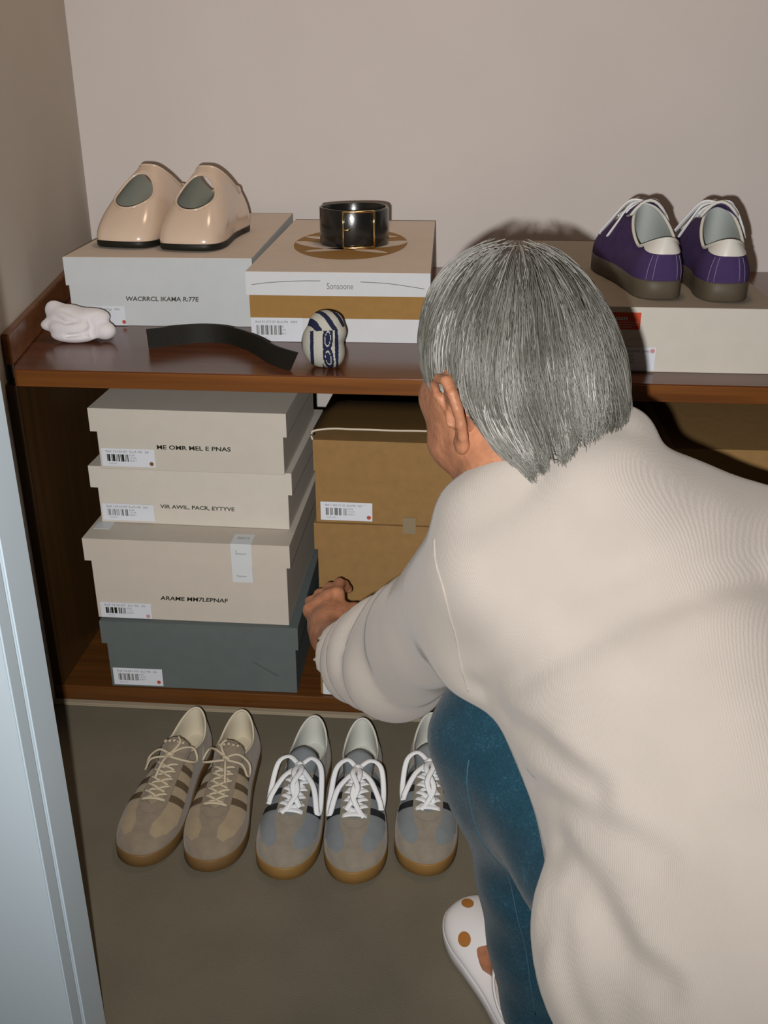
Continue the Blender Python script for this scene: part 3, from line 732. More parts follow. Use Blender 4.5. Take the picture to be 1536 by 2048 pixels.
# ------------------------------------------------------------------ cream clogs
def clog(label, loc, rz, side):
    L, W = .283, .113
    t = thing('cream_clog', label, 'clog', loc, rz, 'cream clogs on the grey box')
    o = outline(L, W, 128, style='clog'); 
    V, F = sole_geo(o, .0, .0125, .001, .002, L)
    V = [(x, y, z + (.010 * math.exp(-((y - .085) / .022) ** 2) if z < .006 else 0)) for x, y, z in V]     # arch between heel and fore sole
    obj('sole', flipx(V, side), F, M['rubber_dark'], t)
    hz = lambda y: .074 + .012 * max(0, 1 - y / .04) + .058 * max(0, (y - .035) / .105) ** 1.15
    G = upper_grid(o, L, .0115, (0, .0735), (.031, .0665), hz, 44, .006, .032, .50, .030, .62)
    n, m, _ = G.shape; UV = G.reshape(-1, 3).copy(); UF = grid_faces(n, m)
    bvh = BVHTree.FromPolygons([Vector(v) for v in UV], UF)
    hx, hy, hrx, hry = .001, .2040, .0360, .0400
    e = lambda p: ((p[0] - hx) / hrx) ** 2 + ((p[1] - hy) / hry) ** 2
    top = UV[:, 2] > .03
    keep = []; 
    for f in UF:
        c = UV[list(f)].mean(0)
        if not (e(c) < 1 and c[2] > .035): keep.append(f)
    used = {}
    for f in keep:
        for i in range(4):
            k = tuple(sorted((f[i], f[(i + 1) % 4]))); used[k] = used.get(k, 0) + 1
    bd = set(i for k, c in used.items() if c == 1 for i in k if 0 < (i % m) < m - 1)
    for i in bd:
        p = UV[i]; s = math.sqrt(max(e(p), 1e-6)); x = hx + (p[0] - hx) / s; y = hy + (p[1] - hy) / s
        h = bvh.ray_cast(Vector((x, y, .4)), Vector((0, 0, -1)))
        if h[0] is not None: UV[i] = h[0]
    up = obj('upper', flipx(UV, side), ff(keep, side), M['cream'], t, mats=[M['cream'], M['cream_in']])
    sd = up.modifiers.new('s', 'SOLIDIFY'); sd.thickness = .0030; sd.offset = -1
    sd.material_offset = 1; sd.material_offset_rim = 0
    ring = []
    for k in range(48):
        a = 2 * math.pi * k / 48; h = surf_hit(bvh, hx + hrx * math.cos(a), hy + hry * math.sin(a), -.0010)
        if h: ring.append(h)
    Geo().tube(flipx(ring, side), .0026, .0022, 8, closed=True).build('opening_rim', M['cream'], up)
    rim = G[:, -1]; Geo().tube(flipx(rim - np.array((0, 0, .0012)), side), .0026, .0026, 8, closed=True).build('collar_rim', M['cream'], up)
    ins = [(x * .93, y * .97 + .004, .0135) for x, y in o]; obj('insole', flipx(ins, side), [tuple(range(len(ins)))], M['cream_in'], t, False)
    return t
clog('glossy cream clog with round instep opening, beside the side wall', (-.5800, 2.063, .7265), math.pi - R(8), 1)
clog('glossy cream clog with round instep opening, nearer the coiled belt', (-.4690, 2.043, .7265), math.pi - R(6), -1)

# ------------------------------------------------------------------ belts
t = thing('coiled_belt', 'coiled black leather belt with gold buckle standing on the white box', 'belt', (-.2110, 1.9050, .7230), R(0))
Rb = .0655; Hb = .066
def band(name, r0, r1, a0, a1, z0, z1, m, th=.0035, n=60, wob=0.0):
    V = []; F = []
    for i in range(n + 1):
        a = R(a0 + (a1 - a0) * i / n); r = r0 + (r1 - r0) * i / n
        w_ = wob * math.sin(2 * a + .6)
        for rr, zz in ((r, z0), (r, z1 + w_), (r - th, z1 + w_), (r - th, z0)): V.append((rr * math.cos(a), rr * math.sin(a) * 1.02, zz))
    for i in range(n):
        for k in range(4): F.append((i * 4 + k, (i + 1) * 4 + k, (i + 1) * 4 + (k + 1) % 4, i * 4 + (k + 1) % 4))
    F.append((0, 1, 2, 3)); F.append((n * 4 + 3, n * 4 + 2, n * 4 + 1, n * 4))
    o = obj(name, V, F, m, t, True); bv = o.modifiers.new('b', 'BEVEL'); bv.width = .0008; bv.segments = 2; bv.limit_method = 'ANGLE'
    return o
band('strap', Rb, Rb - .004, -80, 282, 0, Hb, M['belt'], wob=.0012)
band('strap_end', Rb + .0040, Rb + .0005, -102, 20, .001, Hb - .002, M['belt'], n=30)
# buckle frame: four bars following the curve in front
g = Geo(); rb = Rb + .0065
def arcp(a, z, r=rb): return (r * math.cos(R(a)), r * math.sin(R(a)) * 1.02, z)
g.tube([arcp(-98 + 46 * k / 8, Hb - .0005) for k in range(9)], .0022, .0022, 6)
g.tube([arcp(-98 + 46 * k / 8, .0025) for k in range(9)], .0022, .0022, 6)
g.tube([arcp(-52, z) for z in (.0025, .022, .044, Hb - .0005)], .0022, .0022, 6, up=(1, 0, 0))
g.tube([arcp(-98, z, rb + .001) for z in (.0025, .022, .044, Hb - .0005)], .0016, .0016, 6, up=(1, 0, 0))
bk = g.build('buckle', M['gold'], t)
Geo().tube([arcp(-98, .034, rb + .003), arcp(-91, .0345, rb + .004), arcp(-88, .035, rb)], .0016, .0016, 6).build('prong', M['gold'], bk)
# loose strap lying on its edge along the shelf
pts = [(-.5109, 1.5574), (-.4745, 1.5825), (-.4423, 1.6000), (-.4089, 1.6040), (-.3780, 1.5905), (-.3372, 1.5466), (-.2972, 1.4852), (-.2600, 1.4490)]
c = catmull(pts, 8); V = []; F = []; n = len(c)
base = np.array([-.39, 1.55, .606])
for i, p in enumerate(c):
    a = c[max(0, i - 1)]; b_ = c[min(n - 1, i + 1)]; d = (b_ - a) / np.linalg.norm(b_ - a); nr = np.array((-d[1], d[0]))
    u = i / (n - 1); hgt = .031 - .006 * u; lean = .004 + .012 * max(0, (u - .55) / .45)
    for s_, z in ((-.0018, 0.0005), (-.0018 + lean, hgt), (.0018 + lean, hgt), (.0018, 0.0005)):
        q = p + nr * s_; V.append((q[0] - base[0], q[1] - base[1], z))
for i in range(n - 1):
    for k in range(4): F.append((i * 4 + k, (i + 1) * 4 + k, (i + 1) * 4 + (k + 1) % 4, i * 4 + (k + 1) % 4))
F.append((0, 1, 2, 3)); F.append(((n - 1) * 4 + 3, (n - 1) * 4 + 2, (n - 1) * 4 + 1, (n - 1) * 4))
o = obj('leather_strap', V, F, M['strap'], None, False); o.location = base
tag(o, 'loose black leather strap lying bent along the shelf edge', 'strap')
# ------------------------------------------------------------------ smooth blended bodies: distance fields meshed with surface nets
def A3(*p): return np.array(p, np.float32)
def p_sphere(c, r): c = A3(*c); return lambda P: np.linalg.norm(P - c, axis=1) - r
def p_cone(a, b, ra, rb):
    a = A3(*a); b = A3(*b); d = b - a; L2 = float(d @ d)
    def f(P):
        q = P - a; t = np.clip(q @ d / L2, 0, 1); return np.linalg.norm(q - t[:, None] * d, axis=1) - (ra + (rb - ra) * t)
    return f
def p_ell(c, r, X=None):
    """X: 3x3 rows = local axes."""
    c = A3(*c); r = A3(*r); X = np.eye(3, dtype=np.float32) if X is None else np.array(X, np.float32)
    def f(P):
        q = (P - c) @ X.T; k0 = np.linalg.norm(q / r, axis=1); k1 = np.linalg.norm(q / (r * r), axis=1) + 1e-9
        return k0 * (k0 - 1) / k1
    return f
def smin(a, b, k): h = np.maximum(k - np.abs(a - b), 0) / k; return np.minimum(a, b) - h * h * k * .25
def smax(a, b, k): return -smin(-a, -b, k)
def union(prims):
    """prims: (f, k) blended in order."""
    def f(P):
        d = prims[0][0](P)
        for g, k in prims[1:]: d = smin(d, g(P), k)
        return d
    return f
def sdf_mesh(f, lo, hi, h, B=16, slack=1.5):
    lo = np.array(lo, float); hi = np.array(hi, float); nb = np.ceil((hi - lo) / (h * B)).astype(int)
    N = nb * B + 4
    I = np.stack(np.meshgrid(*[np.arange(k) for k in nb], indexing='ij'), -1).reshape(-1, 3)
    cen = lo + (I + .5) * B * h
    rad = h * B * math.sqrt(3) / 2 * slack + 2 * h
    act = I[np.abs(f(cen.astype(np.float32))) < rad]
    loc = np.stack(np.meshgrid(*[np.arange(B + 2)] * 3, indexing='ij'), -1)           # points -1..B
    CID = []; CP = []; QA = []
    corners = [(a, b, c) for a in (0, 1) for b in (0, 1) for c in (0, 1)]
    edges = [(p, q) for p in corners for q in corners if sum(q) - sum(p) == 1 and all(y >= x for x, y in zip(p, q))]
    for blk in act:
        g0 = blk * B
        gi = loc + g0
        P = (lo + gi.reshape(-1, 3) * h).astype(np.float32)
        D = f(P).reshape(B + 2, B + 2, B + 2); D = np.where(D == 0, 1e-7, D)
        s = D < 0
        if s.all() or not s.any(): continue
        n = B + 1
        acc = np.zeros((n, n, n, 3)); cnt = np.zeros((n, n, n))
        for p, q in edges:
            d0 = D[p[0]:p[0] + n, p[1]:p[1] + n, p[2]:p[2] + n]; d1 = D[q[0]:q[0] + n, q[1]:q[1] + n, q[2]:q[2] + n]
            cr = (d0 < 0) != (d1 < 0); t = np.where(cr, d0 / np.where(cr, d0 - d1, 1), 0)
            acc += cr[..., None] * (np.array(p) + t[..., None] * (np.array(q) - np.array(p))); cnt += cr
        own = (cnt > 0); own[B:, :, :] = False; own[:, B:, :] = False; own[:, :, B:] = False
        ii = np.argwhere(own); gl = ii + g0
        CID.append((gl[:, 0] * N[1] + gl[:, 1]) * N[2] + gl[:, 2])
        CP.append(lo + (gl + acc[own] / cnt[own][:, None]) * h)
        for ax in range(3):
            e = np.zeros(3, int); e[ax] = 1
            d0 = s[:B, :B, :B]; d1 = s[e[0]:B + e[0], e[1]:B + e[1], e[2]:B + e[2]]
            jj = np.argwhere(d0 != d1)
            if not len(jj): continue
            neg = d0[tuple(jj.T)]; gj = jj + g0
            u, v = [(1, 2), (2, 0), (0, 1)][ax]
            quad = []
            for du, dv in ((0, 0), (-1, 0), (-1, -1), (0, -1)):
                k = gj.copy(); k[:, u] += du; k[:, v] += dv; quad.append((k[:, 0] * N[1] + k[:, 1]) * N[2] + k[:, 2])
            Q = np.stack(quad, 1); Q[~neg] = Q[~neg][:, ::-1]; QA.append(Q)
    cid = np.concatenate(CID); cp = np.concatenate(CP); Q = np.concatenate(QA)
    o = np.argsort(cid); cid = cid[o]; cp = cp[o]
    ix = np.clip(np.searchsorted(cid, Q), 0, len(cid) - 1); ok = (cid[ix] == Q).all(1)
    return cp, ix[ok]
def relax(V, F, it=1, k=.5):
    for _ in range(it):
        S = np.zeros_like(V); c = np.zeros(len(V))
        for a in range(4):
            for b_ in ((a + 1) % 4, (a - 1) % 4): np.add.at(S, F[:, a], V[F[:, b_]]); np.add.at(c, F[:, a], 1)
        V = V + k * (S / np.maximum(c, 1)[:, None] - V)
    return V
def np_obj(name, V, F, mats, parent=None, fm=None):
    me = bpy.data.meshes.new(name); nv, nf = len(V), len(F)
    me.vertices.add(nv); me.vertices.foreach_set('co', np.asarray(V, np.float32).ravel())
    me.loops.add(nf * 4); me.loops.foreach_set('vertex_index', np.asarray(F, np.int32).ravel())
    me.polygons.add(nf); me.polygons.foreach_set('loop_start', np.arange(0, nf * 4, 4, dtype=np.int32)); me.polygons.foreach_set('loop_total', np.full(nf, 4, np.int32))
    for m in mats: me.materials.append(m)
    if fm is not None: me.polygons.foreach_set('material_index', np.asarray(fm, np.int32))
    me.polygons.foreach_set('use_smooth', np.ones(nf, bool)); me.update(calc_edges=True); me.validate()
    return link(bpy.data.objects.new(name, me), parent)

# ------------------------------------------------------------------ socks
def groove(pts, r):
    fs = [p_cone(a, b_, r, r) for a, b_ in zip(pts, pts[1:])]
    def f(P):
        d = fs[0](P)
        for g in fs[1:]: d = np.minimum(d, g(P))
        return d
    return f
_b = union([(p_ell((0, 0, .026), (.042, .030, .027)), 1), (p_ell((-.020, .004, .040), (.026, .022, .018)), .012), (p_ell((-.043, .010, .046), (.016, .012, .017)), .012),
            (p_ell((-.046, -.008, .026), (.016, .012, .010)), .012), (p_ell((.026, .002, .039), (.028, .018, .014)), .008), (p_ell((.046, -.006, .018), (.018, .016, .015)), .006),
            (p_ell((-.004, -.018, .012), (.038, .018, .012)), .010), (p_ell((-.010, -.022, .026), (.030, .010, .010)), .008)])
_gs = [groove([(-.036, -.018, .044), (-.012, -.026, .034), (.014, -.028, .040), (.044, -.012, .050)], .0034), groove([(-.010, -.032, .014), (.016, -.032, .017), (.030, -.022, .024)], .0028),
       groove([(.026, -.020, .040), (.030, -.020, .028), (.027, -.024, .018), (.034, -.026, .006)], .0040), groove([(-.03, -.012, .056), (-.008, -.018, .050), (.012, -.024, .042)], .0026)]
def f_ws(P):
    d = _b(P)
    for g in _gs: d = smax(d, -g(P), .004)
    return np.maximum(d, -(P[:, 2] - .0006))
V, F = sdf_mesh(f_ws, (-.07, -.05, -.004), (.07, .05, .075), .0022); V = relax(V, F, 1)
o = np_obj('sock', V, F, [M['sock_white']]); o.location = (-.6430, 1.6050, .606)
tag(o, 'crumpled white sock folded on the shelf, beside the grey box', 'sock')

def stripe_mat():
    m = mat('striped_sock_knit', (.5, .5, .45), .9, .1, bump=(900, .3)); nt = m.node_tree; b_ = nt.nodes['Principled BSDF']
    at = nt.nodes.new('ShaderNodeAttribute'); at.attribute_name = 'stripe'
    cr = nt.nodes.new('ShaderNodeValToRGB'); cr.color_ramp.elements[0].position = .47; cr.color_ramp.elements[0].color = (.46, .455, .40, 1)
    cr.color_ramp.elements[1].position = .53; cr.color_ramp.elements[1].color = (.018, .022, .055, 1)
    nt.links.new(at.outputs['Fac'], cr.inputs['Fac']); nt.links.new(cr.outputs['Color'], b_.inputs['Base Color'])
    return m
_b2 = union([(p_ell((-.004, 0, .036), (.032, .031, .037)), 1), (p_ell((.013, -.004, .054), (.020, .026, .018)), .008), (p_ell((.011, -.004, .022), (.019, .026, .022)), .006),
             (p_ell((.002, .004, .068), (.026, .025, .017)), .006)])
_eyes = [groove([(.0075, -.036, .044), (.0085, -.036, .055)], .0042), groove([(.009, -.036, .026), (.006, -.036, .017)], .0042)]
_g2 = groove([(-.030, -.014, .058), (-.014, -.030, .058), (.006, -.034, .060), (.024, -.022, .066), (.032, -.004, .070)], .0016)
def f_ss(P):
    d = _b2(P)
    for e_ in _eyes: d = smax(d, -e_(P), .004)
    return np.maximum(smax(d, -_g2(P), .003), -(P[:, 2] - .0005))
V, F = sdf_mesh(f_ss, (-.045, -.045, -.004), (.045, .045, .095), .0014); V = relax(V, F, 1)
o = np_obj('striped_sock', V, F, [stripe_mat()])
x, y, z = V.T
cap = z > .0585 + .10 * (x + .03) * .9
eye = np.minimum(((x - .006 - .08 * (z - .05)) / .0046) ** 2 + ((z - .0500) / .0125) ** 2, ((x - .0065 + .10 * (z - .02)) / .0046) ** 2 + ((z - .0205) / .0125) ** 2)
s_body = .5 + .5 * np.cos(2 * np.pi * (x + .018 + .05 * (z - .04) ** 2 * 20) / .0185)
s_body = np.where(s_body > .80, 1, 0.) ; ring = ((eye > .95) & (eye < 2.9)); near = eye < 5.2
s_body = np.where(near, np.where(ring, 1., np.where(eye < .60, 1., 0.)), s_body)
s_cap = (np.cos(2 * np.pi * (x * .8 + y * .55 + z * .3) / .0190) > .25).astype(float)
st = np.where(cap, s_cap, s_body)
at = o.data.attributes.new('stripe', 'FLOAT', 'POINT'); at.data.foreach_set('value', st.astype(np.float32))
o.location = (-.2090, 1.478, .606); o.rotation_euler = (0, 0, R(4))
tag(o, 'rolled sock with white and navy stripes at the shelf edge', 'sock')
# ------------------------------------------------------------------ the crouching person
HC = A3(.052, .872, .757)                                  # head centre, level with the ears
ya, pi_ = R(38), R(28)
hf = A3(-math.sin(ya) * math.cos(pi_), math.cos(ya) * math.cos(pi_), -math.sin(pi_))
hr = A3(math.cos(ya), math.sin(ya), 0); hu = np.cross(hr, hf).astype(np.float32)
HX = np.stack([hr, hf, hu])                                # rows: right, forward, up
def hp(x, y, z): return tuple(HC + x * hr + y * hf + z * hu)
C7 = A3(.112, .800, .715)
SHL, SHR = A3(.035, .805, .622), A3(.292, .832, .600)
ELB, WRI = A3(-.076, .990, .402), A3(-.172, 1.200, .292)
HIPL, HIPR = A3(.185, .590, .340), A3(.330, .590, .340)
KNL, ANL = A3(.053, .838, .403), A3(.118, .795, .085)
KNR, ANR = A3(.385, .900, .455), A3(.370, .790, .085)

# hand frame: left hand gripping the front left corner of the box, thumb to the right
ha = A3(-.24, .93, .20); ha /= np.linalg.norm(ha)          # toward the fingers
hb = A3(.85, .10, .50); hb -= (hb @ ha) * ha; hb /= np.linalg.norm(hb)   # toward the thumb side
hn = np.cross(ha, hb)                                       # palm normal (palm to the right and down)
if hn[0] < 0: hn = -hn
def wp(a, b, n): return tuple(WRI + (a * ha + b * hb + n * hn) * HS)
HS = .86
hand = [(p_cone(tuple(WRI), wp(.03, .0, .0), .024, .026), .02),
        (p_ell(wp(.052, .0, .002), (.046 * HS, .038 * HS, .0165 * HS), np.stack([ha, hb, hn])), .02),
        (p_cone(wp(.020, .018, .006), wp(.052, .044, .022), .0150, .0118), .016), (p_cone(wp(.052, .044, .022), wp(.066, .040, .052), .0112, .0095), .008), (p_cone(wp(.066, .040, .052), wp(.064, .030, .074), .0095, .0078), .006)]
for k, (b0, l1, l2, l3, r0) in enumerate(((.029, .040, .026, .020, .0086), (.010, .044, .029, .021, .0088), (-.010, .041, .026, .020, .0084), (-.028, .033, .020, .018, .0076))):
    kn = wp(.088 - .005 * abs(k - 1), b0, -.006); m1 = wp(.088 + l1 * .86, b0 * 1.05, -.002 + l1 * .25); m2 = wp(.088 + l1 * .86 + l2 * .6, b0 * 1.05, l1 * .25 + l2 * .72); m3 = wp(.088 + l1 * .86 + l2 * .6 + l3 * .25, b0 * 1.05, l1 * .25 + l2 * .72 + l3 * .9)
    hand += [(p_sphere(kn, r0 * 1.18), .012), (p_cone(kn, m1, r0, r0 * .95), .006), (p_cone(m1, m2, r0 * .97, r0 * .88), .004), (p_cone(m2, m3, r0 * .88, r0 * .74), .004)]
    hand += [(p_cone(wp(.030, b0 * .5, -.014), wp(.082, b0, -.0135), .0022, .0030), .008)]        # tendons
head = [(p_ell(hp(0, -.010, .040), (.066, .078, .077), HX), 1), (p_ell(hp(0, .030, -.030), (.060, .060, .082), HX), .04),
        (p_cone(hp(.050, .0, -.060), hp(.018, .070, -.098), .020, .016), .025), (p_cone(hp(-.050, .0, -.060), hp(-.018, .070, -.098), .020, .016), .025), (p_cone(hp(.018, .072, -.098), hp(-.018, .072, -.098), .017, .017), .02),
        (p_cone(hp(.050, .050, -.024), hp(.054, .015, -.026), .021, .018), .025), (p_cone(hp(-.050, .050, -.024), hp(-.054, .015, -.026), .021, .018), .025), (p_cone(hp(.046, .055, .020), hp(.052, .02, .010), .018, .018), .025), (p_cone(hp(-.046, .055, .020), hp(-.052, .02, .010), .018, .018), .025),
        (p_cone(hp(0, .086, .010), hp(0, .108, -.030), .0075, .0120), .012), (p_sphere(hp(.011, .098, -.034), .0085), .006), (p_sphere(hp(-.011, .098, -.034), .0085), .006),
        (p_cone(hp(.030, .082, .022), hp(-.030, .082, .022), .009, .009), .015), (p_cone(hp(.020, .090, -.062), hp(-.020, .090, -.062), .0065, .0065), .006), (p_cone(hp(.017, .089, -.071), hp(-.017, .089, -.071), .0070, .0070), .005)]
neck = [(p_cone(hp(0, -.018, -.050), tuple(C7 + A3(-.030, .085, -.04)), .052, .050), .03), (p_cone(hp(-.035, .0, -.075), tuple(C7 + A3(-.045, .10, -.08)), .024, .03), .03)]
trunk = [(p_cone(tuple(C7 + A3(.0, .065, -.085)), (.255, .70, .36), .050, .080), .04), (p_cone(tuple(SHL), tuple(SHR), .045, .045), .05), (p_cone((.23, .63, .33), (.33, .63, .33), .07, .07), .03),
         (p_cone(tuple(SHL), tuple(ELB), .044, .036), .03), (p_cone(tuple(ELB), tuple(WRI), .037, .0255), .02), (p_cone(tuple(SHR), (.335, 1.01, .44), .044, .036), .03), (p_cone((.335, 1.01, .44), (.20, 1.15, .40), .036, .026), .02),
         (p_ell((.165, 1.20, .385), (.030, .050, .035)), .02),
         (p_cone(tuple(HIPL), tuple(KNL), .048, .043), .02), (p_cone(tuple(KNL), tuple(ANL), .043, .032), .02), (p_cone(tuple(HIPR), tuple(KNR), .048, .043), .02), (p_cone(tuple(KNR), tuple(ANR), .043, .032), .02)]
fa = R(22); fdir = A3(-math.sin(fa), math.cos(fa), 0); fx = A3(math.cos(fa), math.sin(fa), 0)
FH = A3(.123, .772, 0)                                     # heel of the left shoe
def fp(x, y, z): return tuple(FH + x * fx + y * fdir + A3(0, 0, z))
feet = [(p_cone(tuple(ANL), fp(0, .035, .050), .034, .028), .02), (p_cone(fp(0, .035, .045), fp(0, .100, .040), .028, .024), .02), (p_cone(fp(0, .100, .038), fp(0, .145, .029), .024, .014), .01), (p_cone(fp(0, .145, .029), fp(0, .205, .026), .013, .010), .01), (p_cone(fp(-.018, .13, .027), fp(-.022, .195, .025), .011, .008), .01), (p_cone(fp(.018, .13, .027), fp(.014, .20, .025), .012, .009), .01),
        (p_cone(tuple(ANR), (.37, .775, .045), .036, .03), .02), (p_cone((.37, .775, .045), (.365, .95, .025), .03, .018), .02)]
_pu = union(head + neck + trunk + hand + feet)
_es = [p_sphere(hp(s * .031, .092, .002), .015) for s in (1, -1)]; _eb = [p_sphere(hp(s * .031, .0775, .002), .0125) for s in (1, -1)]
_mo = p_cone(hp(.019, .099, -.0665), hp(-.019, .099, -.0665), .0022, .0022)
def f_body(P):
    d = _pu(P)
    for e in _es: d = smax(d, -e(P), .010)
    for e in _eb: d = np.minimum(d, e(P))
    return smax(d, -_mo(P), .003)
VB, FB = sdf_mesh(f_body, (-.26, .42, .0), (.46, 1.50, .93), .0034)
VB = relax(VB, FB, 1, .4)
# ears: finer, in head axes, x outward
def ear(s):
    c = []; path = [(-.002, .010, -.006), (.003, .015, .008), (.009, .016, .022), (.013, .010, .031), (.015, -.002, .034), (.017, -.014, .029), (.018, -.020, .016), (.017, -.020, .002), (.014, -.015, -.012), (.010, -.008, -.022), (.007, -.001, -.029)]
    pr = [(p_cone(a, b_, .0036 + .0006 * (i > 3), .0036 + .0006 * (i > 3)), .002) for i, (a, b_) in enumerate(zip(path, path[1:]))]
    pr[0] = (pr[0][0], 1)
    pr += [(p_ell((.007, -.003, .008), (.0048, .0215, .034), [[.92, .38, 0], [-.38, .92, 0], [0, 0, 1]]), .004), (p_ell((.007, .003, -.028), (.0050, .0080, .0095)), .006),
           (p_cone((.010, -.010, .020), (.012, -.011, .0), .0028, .0034), .003), (p_cone((.012, -.011, .0), (.009, -.002, -.013), .0034, .003), .003), (p_cone((.004, .011, .002), (.007, .009, -.006), .0042, .0045), .004),
           (p_cone((-.010, .000, .010), (.006, -.010, .010), .010, .006), .006), (p_cone((-.010, .002, -.012), (.004, -.004, -.012), .009, .005), .006)]
    u = union(pr); con = p_ell((.012, .000, -.002), (.008, .008, .011))
    return lambda P: smax(u(P), -con(P), .004)
V1, F1 = sdf_mesh(ear(1), (-.025, -.034, -.048), (.032, .030, .048), .0011, B=12); V1 = relax(V1, F1, 1, .4)
EC = .96
def place_ear(V, s):
    q = V * EC; x = q[:, 0] + .0700; y = q[:, 1] - .004; z = q[:, 2] - .004
    return HC + (s * x)[:, None] * hr + y[:, None] * hf + z[:, None] * hu
n0 = len(VB); EL = place_ear(V1, -1); ER = place_ear(V1, 1)
VP = np.r_[VB, EL, ER]; FP = np.r_[FB, F1[:, ::-1] + n0, F1 + n0 + len(V1)]
person = np_obj('person', VP, FP, [M['skin']])
tag(person, 'person with short grey hair crouching in cream sweater and jeans, reaching between the box stacks', 'person')

# ------------------------------------------------------------------ sweater
ta = A3(-.24, .50, .83); ta /= np.linalg.norm(ta)           # up the back
tl = A3(.97, .22, .10); tl -= (tl @ ta) * ta; tl /= np.linalg.norm(tl)
tn = np.cross(ta, tl); TX = np.stack([tl, tn, ta])
_cp = [(.010, .822, .666), (.038, .806, .698), (.062, .8125, .708), (.088, .819, .717), (.120, .829, .727), (.143, .842, .728), (.148, .890, .705), (.115, .940, .672), (.060, .940, .645), (.022, .890, .645), (.010, .822, .666)]
_cq = catmull(_cp[:-1], 4, True); _cq = [tuple(p) for p in _cq] + [tuple(_cq[0])]
_coll = [(p_cone(a_, b_, .0165, .0165), .022) for a_, b_ in zip(_cq, _cq[1:])]
_neckcut = p_cone((.080, .905, .690), (.070, .905, .790), .045, .046)
sw = [(p_ell((.165, .800, .570), (.150, .098, .150), TX), 1), (p_ell((.222, .712, .475), (.152, .125, .190), TX), .06), (p_ell((.295, .612, .350), (.195, .165, .180), TX), .07),
      (p_cone(tuple(C7 + A3(.012, .012, -.028)), tuple(SHR + A3(.0, 0, -.0)), .050, .058), .05), (p_cone(tuple(C7 + A3(0, .0, -.028)), tuple(SHL + A3(.01, .01, -.005)), .050, .058), .05),
      (p_cone(tuple(SHR), (.345, 1.01, .44), .066, .058), .05), (p_cone((.345, 1.01, .44), (.21, 1.14, .40), .055, .042), .03),
      (p_sphere((.019, .795, .518), .030), .05), (p_ell((.128, .590, .378), (.054, .052, .095), TX), .018), (p_ell((.330, .560, .24), (.19, .14, .12)), .06)]
sl = [(p_cone(tuple(SHL + A3(0, .0, -.01)), tuple(ELB + A3(.01, -.01, .005)), .062, .062), 1), (p_cone(tuple(ELB + A3(.01, -.01, .0)), (-.124, 1.062, .348), .062, .050), .03)]
CUF = A3(-.124, 1.062, .348); cax = CUF - ELB; cax /= np.linalg.norm(cax)
_fl = [([(.0257, .745, .5215), (.0534, .7124, .558), (.0909, .6982, .5984), (.1365, .7025, .6284), (.1941, .7115, .651), (.252, .7406, .6514)], .0065, .014),
       ([(.0475, .7185, .5124), (.0708, .6821, .5201), (.0929, .6512, .5179), (.1142, .6279, .5161)], .0075, .013),
       ([(.0902, .6335, .4539), (.1082, .5929, .4528), (.1234, .5674, .4394), (.1379, .5447, .4299), (.1588, .5206, .4321)], .0080, .012),
       ([(.0698, .6858, .4703), (.098, .637, .4874), (.1283, .6026, .4951), (.1581, .5789, .495)], .0065, .013),
       ([(.0885, .6342, .4504), (.0831, .6017, .4368), (.0776, .5809, .4105), (.0732, .5787, .3858)], .0045, .008),
       ([(.0994, .6009, .4519), (.0898, .5828, .4306), (.0919, .56, .4033), (.1015, .5435, .3811), (.1072, .5374, .373)], .0060, .009)]
_folds = [(groove(p_, 0.0), a_, w_) for p_, a_, w_ in _fl] + [(groove([(x, y - .004, z + .022) for x, y, z in p_], 0.0), -.5 * a_, w_ * 1.2) for p_, a_, w_ in _fl[:4]]
_sw = union(sw + _coll); _sl = union(sl); S0 = SHL.copy()
def f_sweater(P):
    d = _sw(P); e = _sl(P)
    s = (P - CUF) @ cax + .35 * (P[:, 2] - CUF[2])          # rolls of the pushed-up sleeve
    ph = s / .046
    e = e - .0095 * np.exp(-((s + .05) / .085) ** 2) * (np.abs(np.sin(np.pi * ph)) ** .7 * 2 - 1)
    d = smin(d, e, .045)
    d = d + .0035 * np.sin(P[:, 0] * 31 + P[:, 2] * 17) * np.sin(P[:, 2] * 23 - P[:, 1] * 19)
    d = np.maximum(d, (P - CUF) @ cax - .012)
    for g, a_, w_ in _folds: d = d + a_ * np.exp(-(g(P) / w_) ** 2)
    # collar: opening round the neck
    d = smax(d, -_neckcut(P), .008)
    return d
VS, FS = sdf_mesh(f_sweater, (-.24, .30, .06), (.62, 1.25, .86), .0055); VS = relax(VS, FS, 2, .5)
def on_surface(f, pts, off=0.0, n=6):
    P = np.array(catmull(pts, n), np.float32)
    for _ in range(5):
        e = .002; gr = np.stack([f(P + np.eye(3, dtype=np.float32)[k] * e) - f(P - np.eye(3, dtype=np.float32)[k] * e) for k in range(3)], 1)
        gr /= np.linalg.norm(gr, axis=1)[:, None] + 1e-9; P = P - gr * (f(P) - off)[:, None]
    return [tuple(p) for p in P]
sweater = np_obj('sweater', VS, FS, [M['sweater']], person)

Geo().tube(on_surface(f_sweater, [(-.0210, .786, .652), (-.0178, .7748, .6416), (-.0089, .7541, .6187), (-.0006, .7514, .5858), (.0054, .7542, .5589), (.0106, .7537, .5334), (.0148, .7544, .5144)], .0000), .0012, .0008, 6).build('shoulder_seam', M['sweater'], sweater)

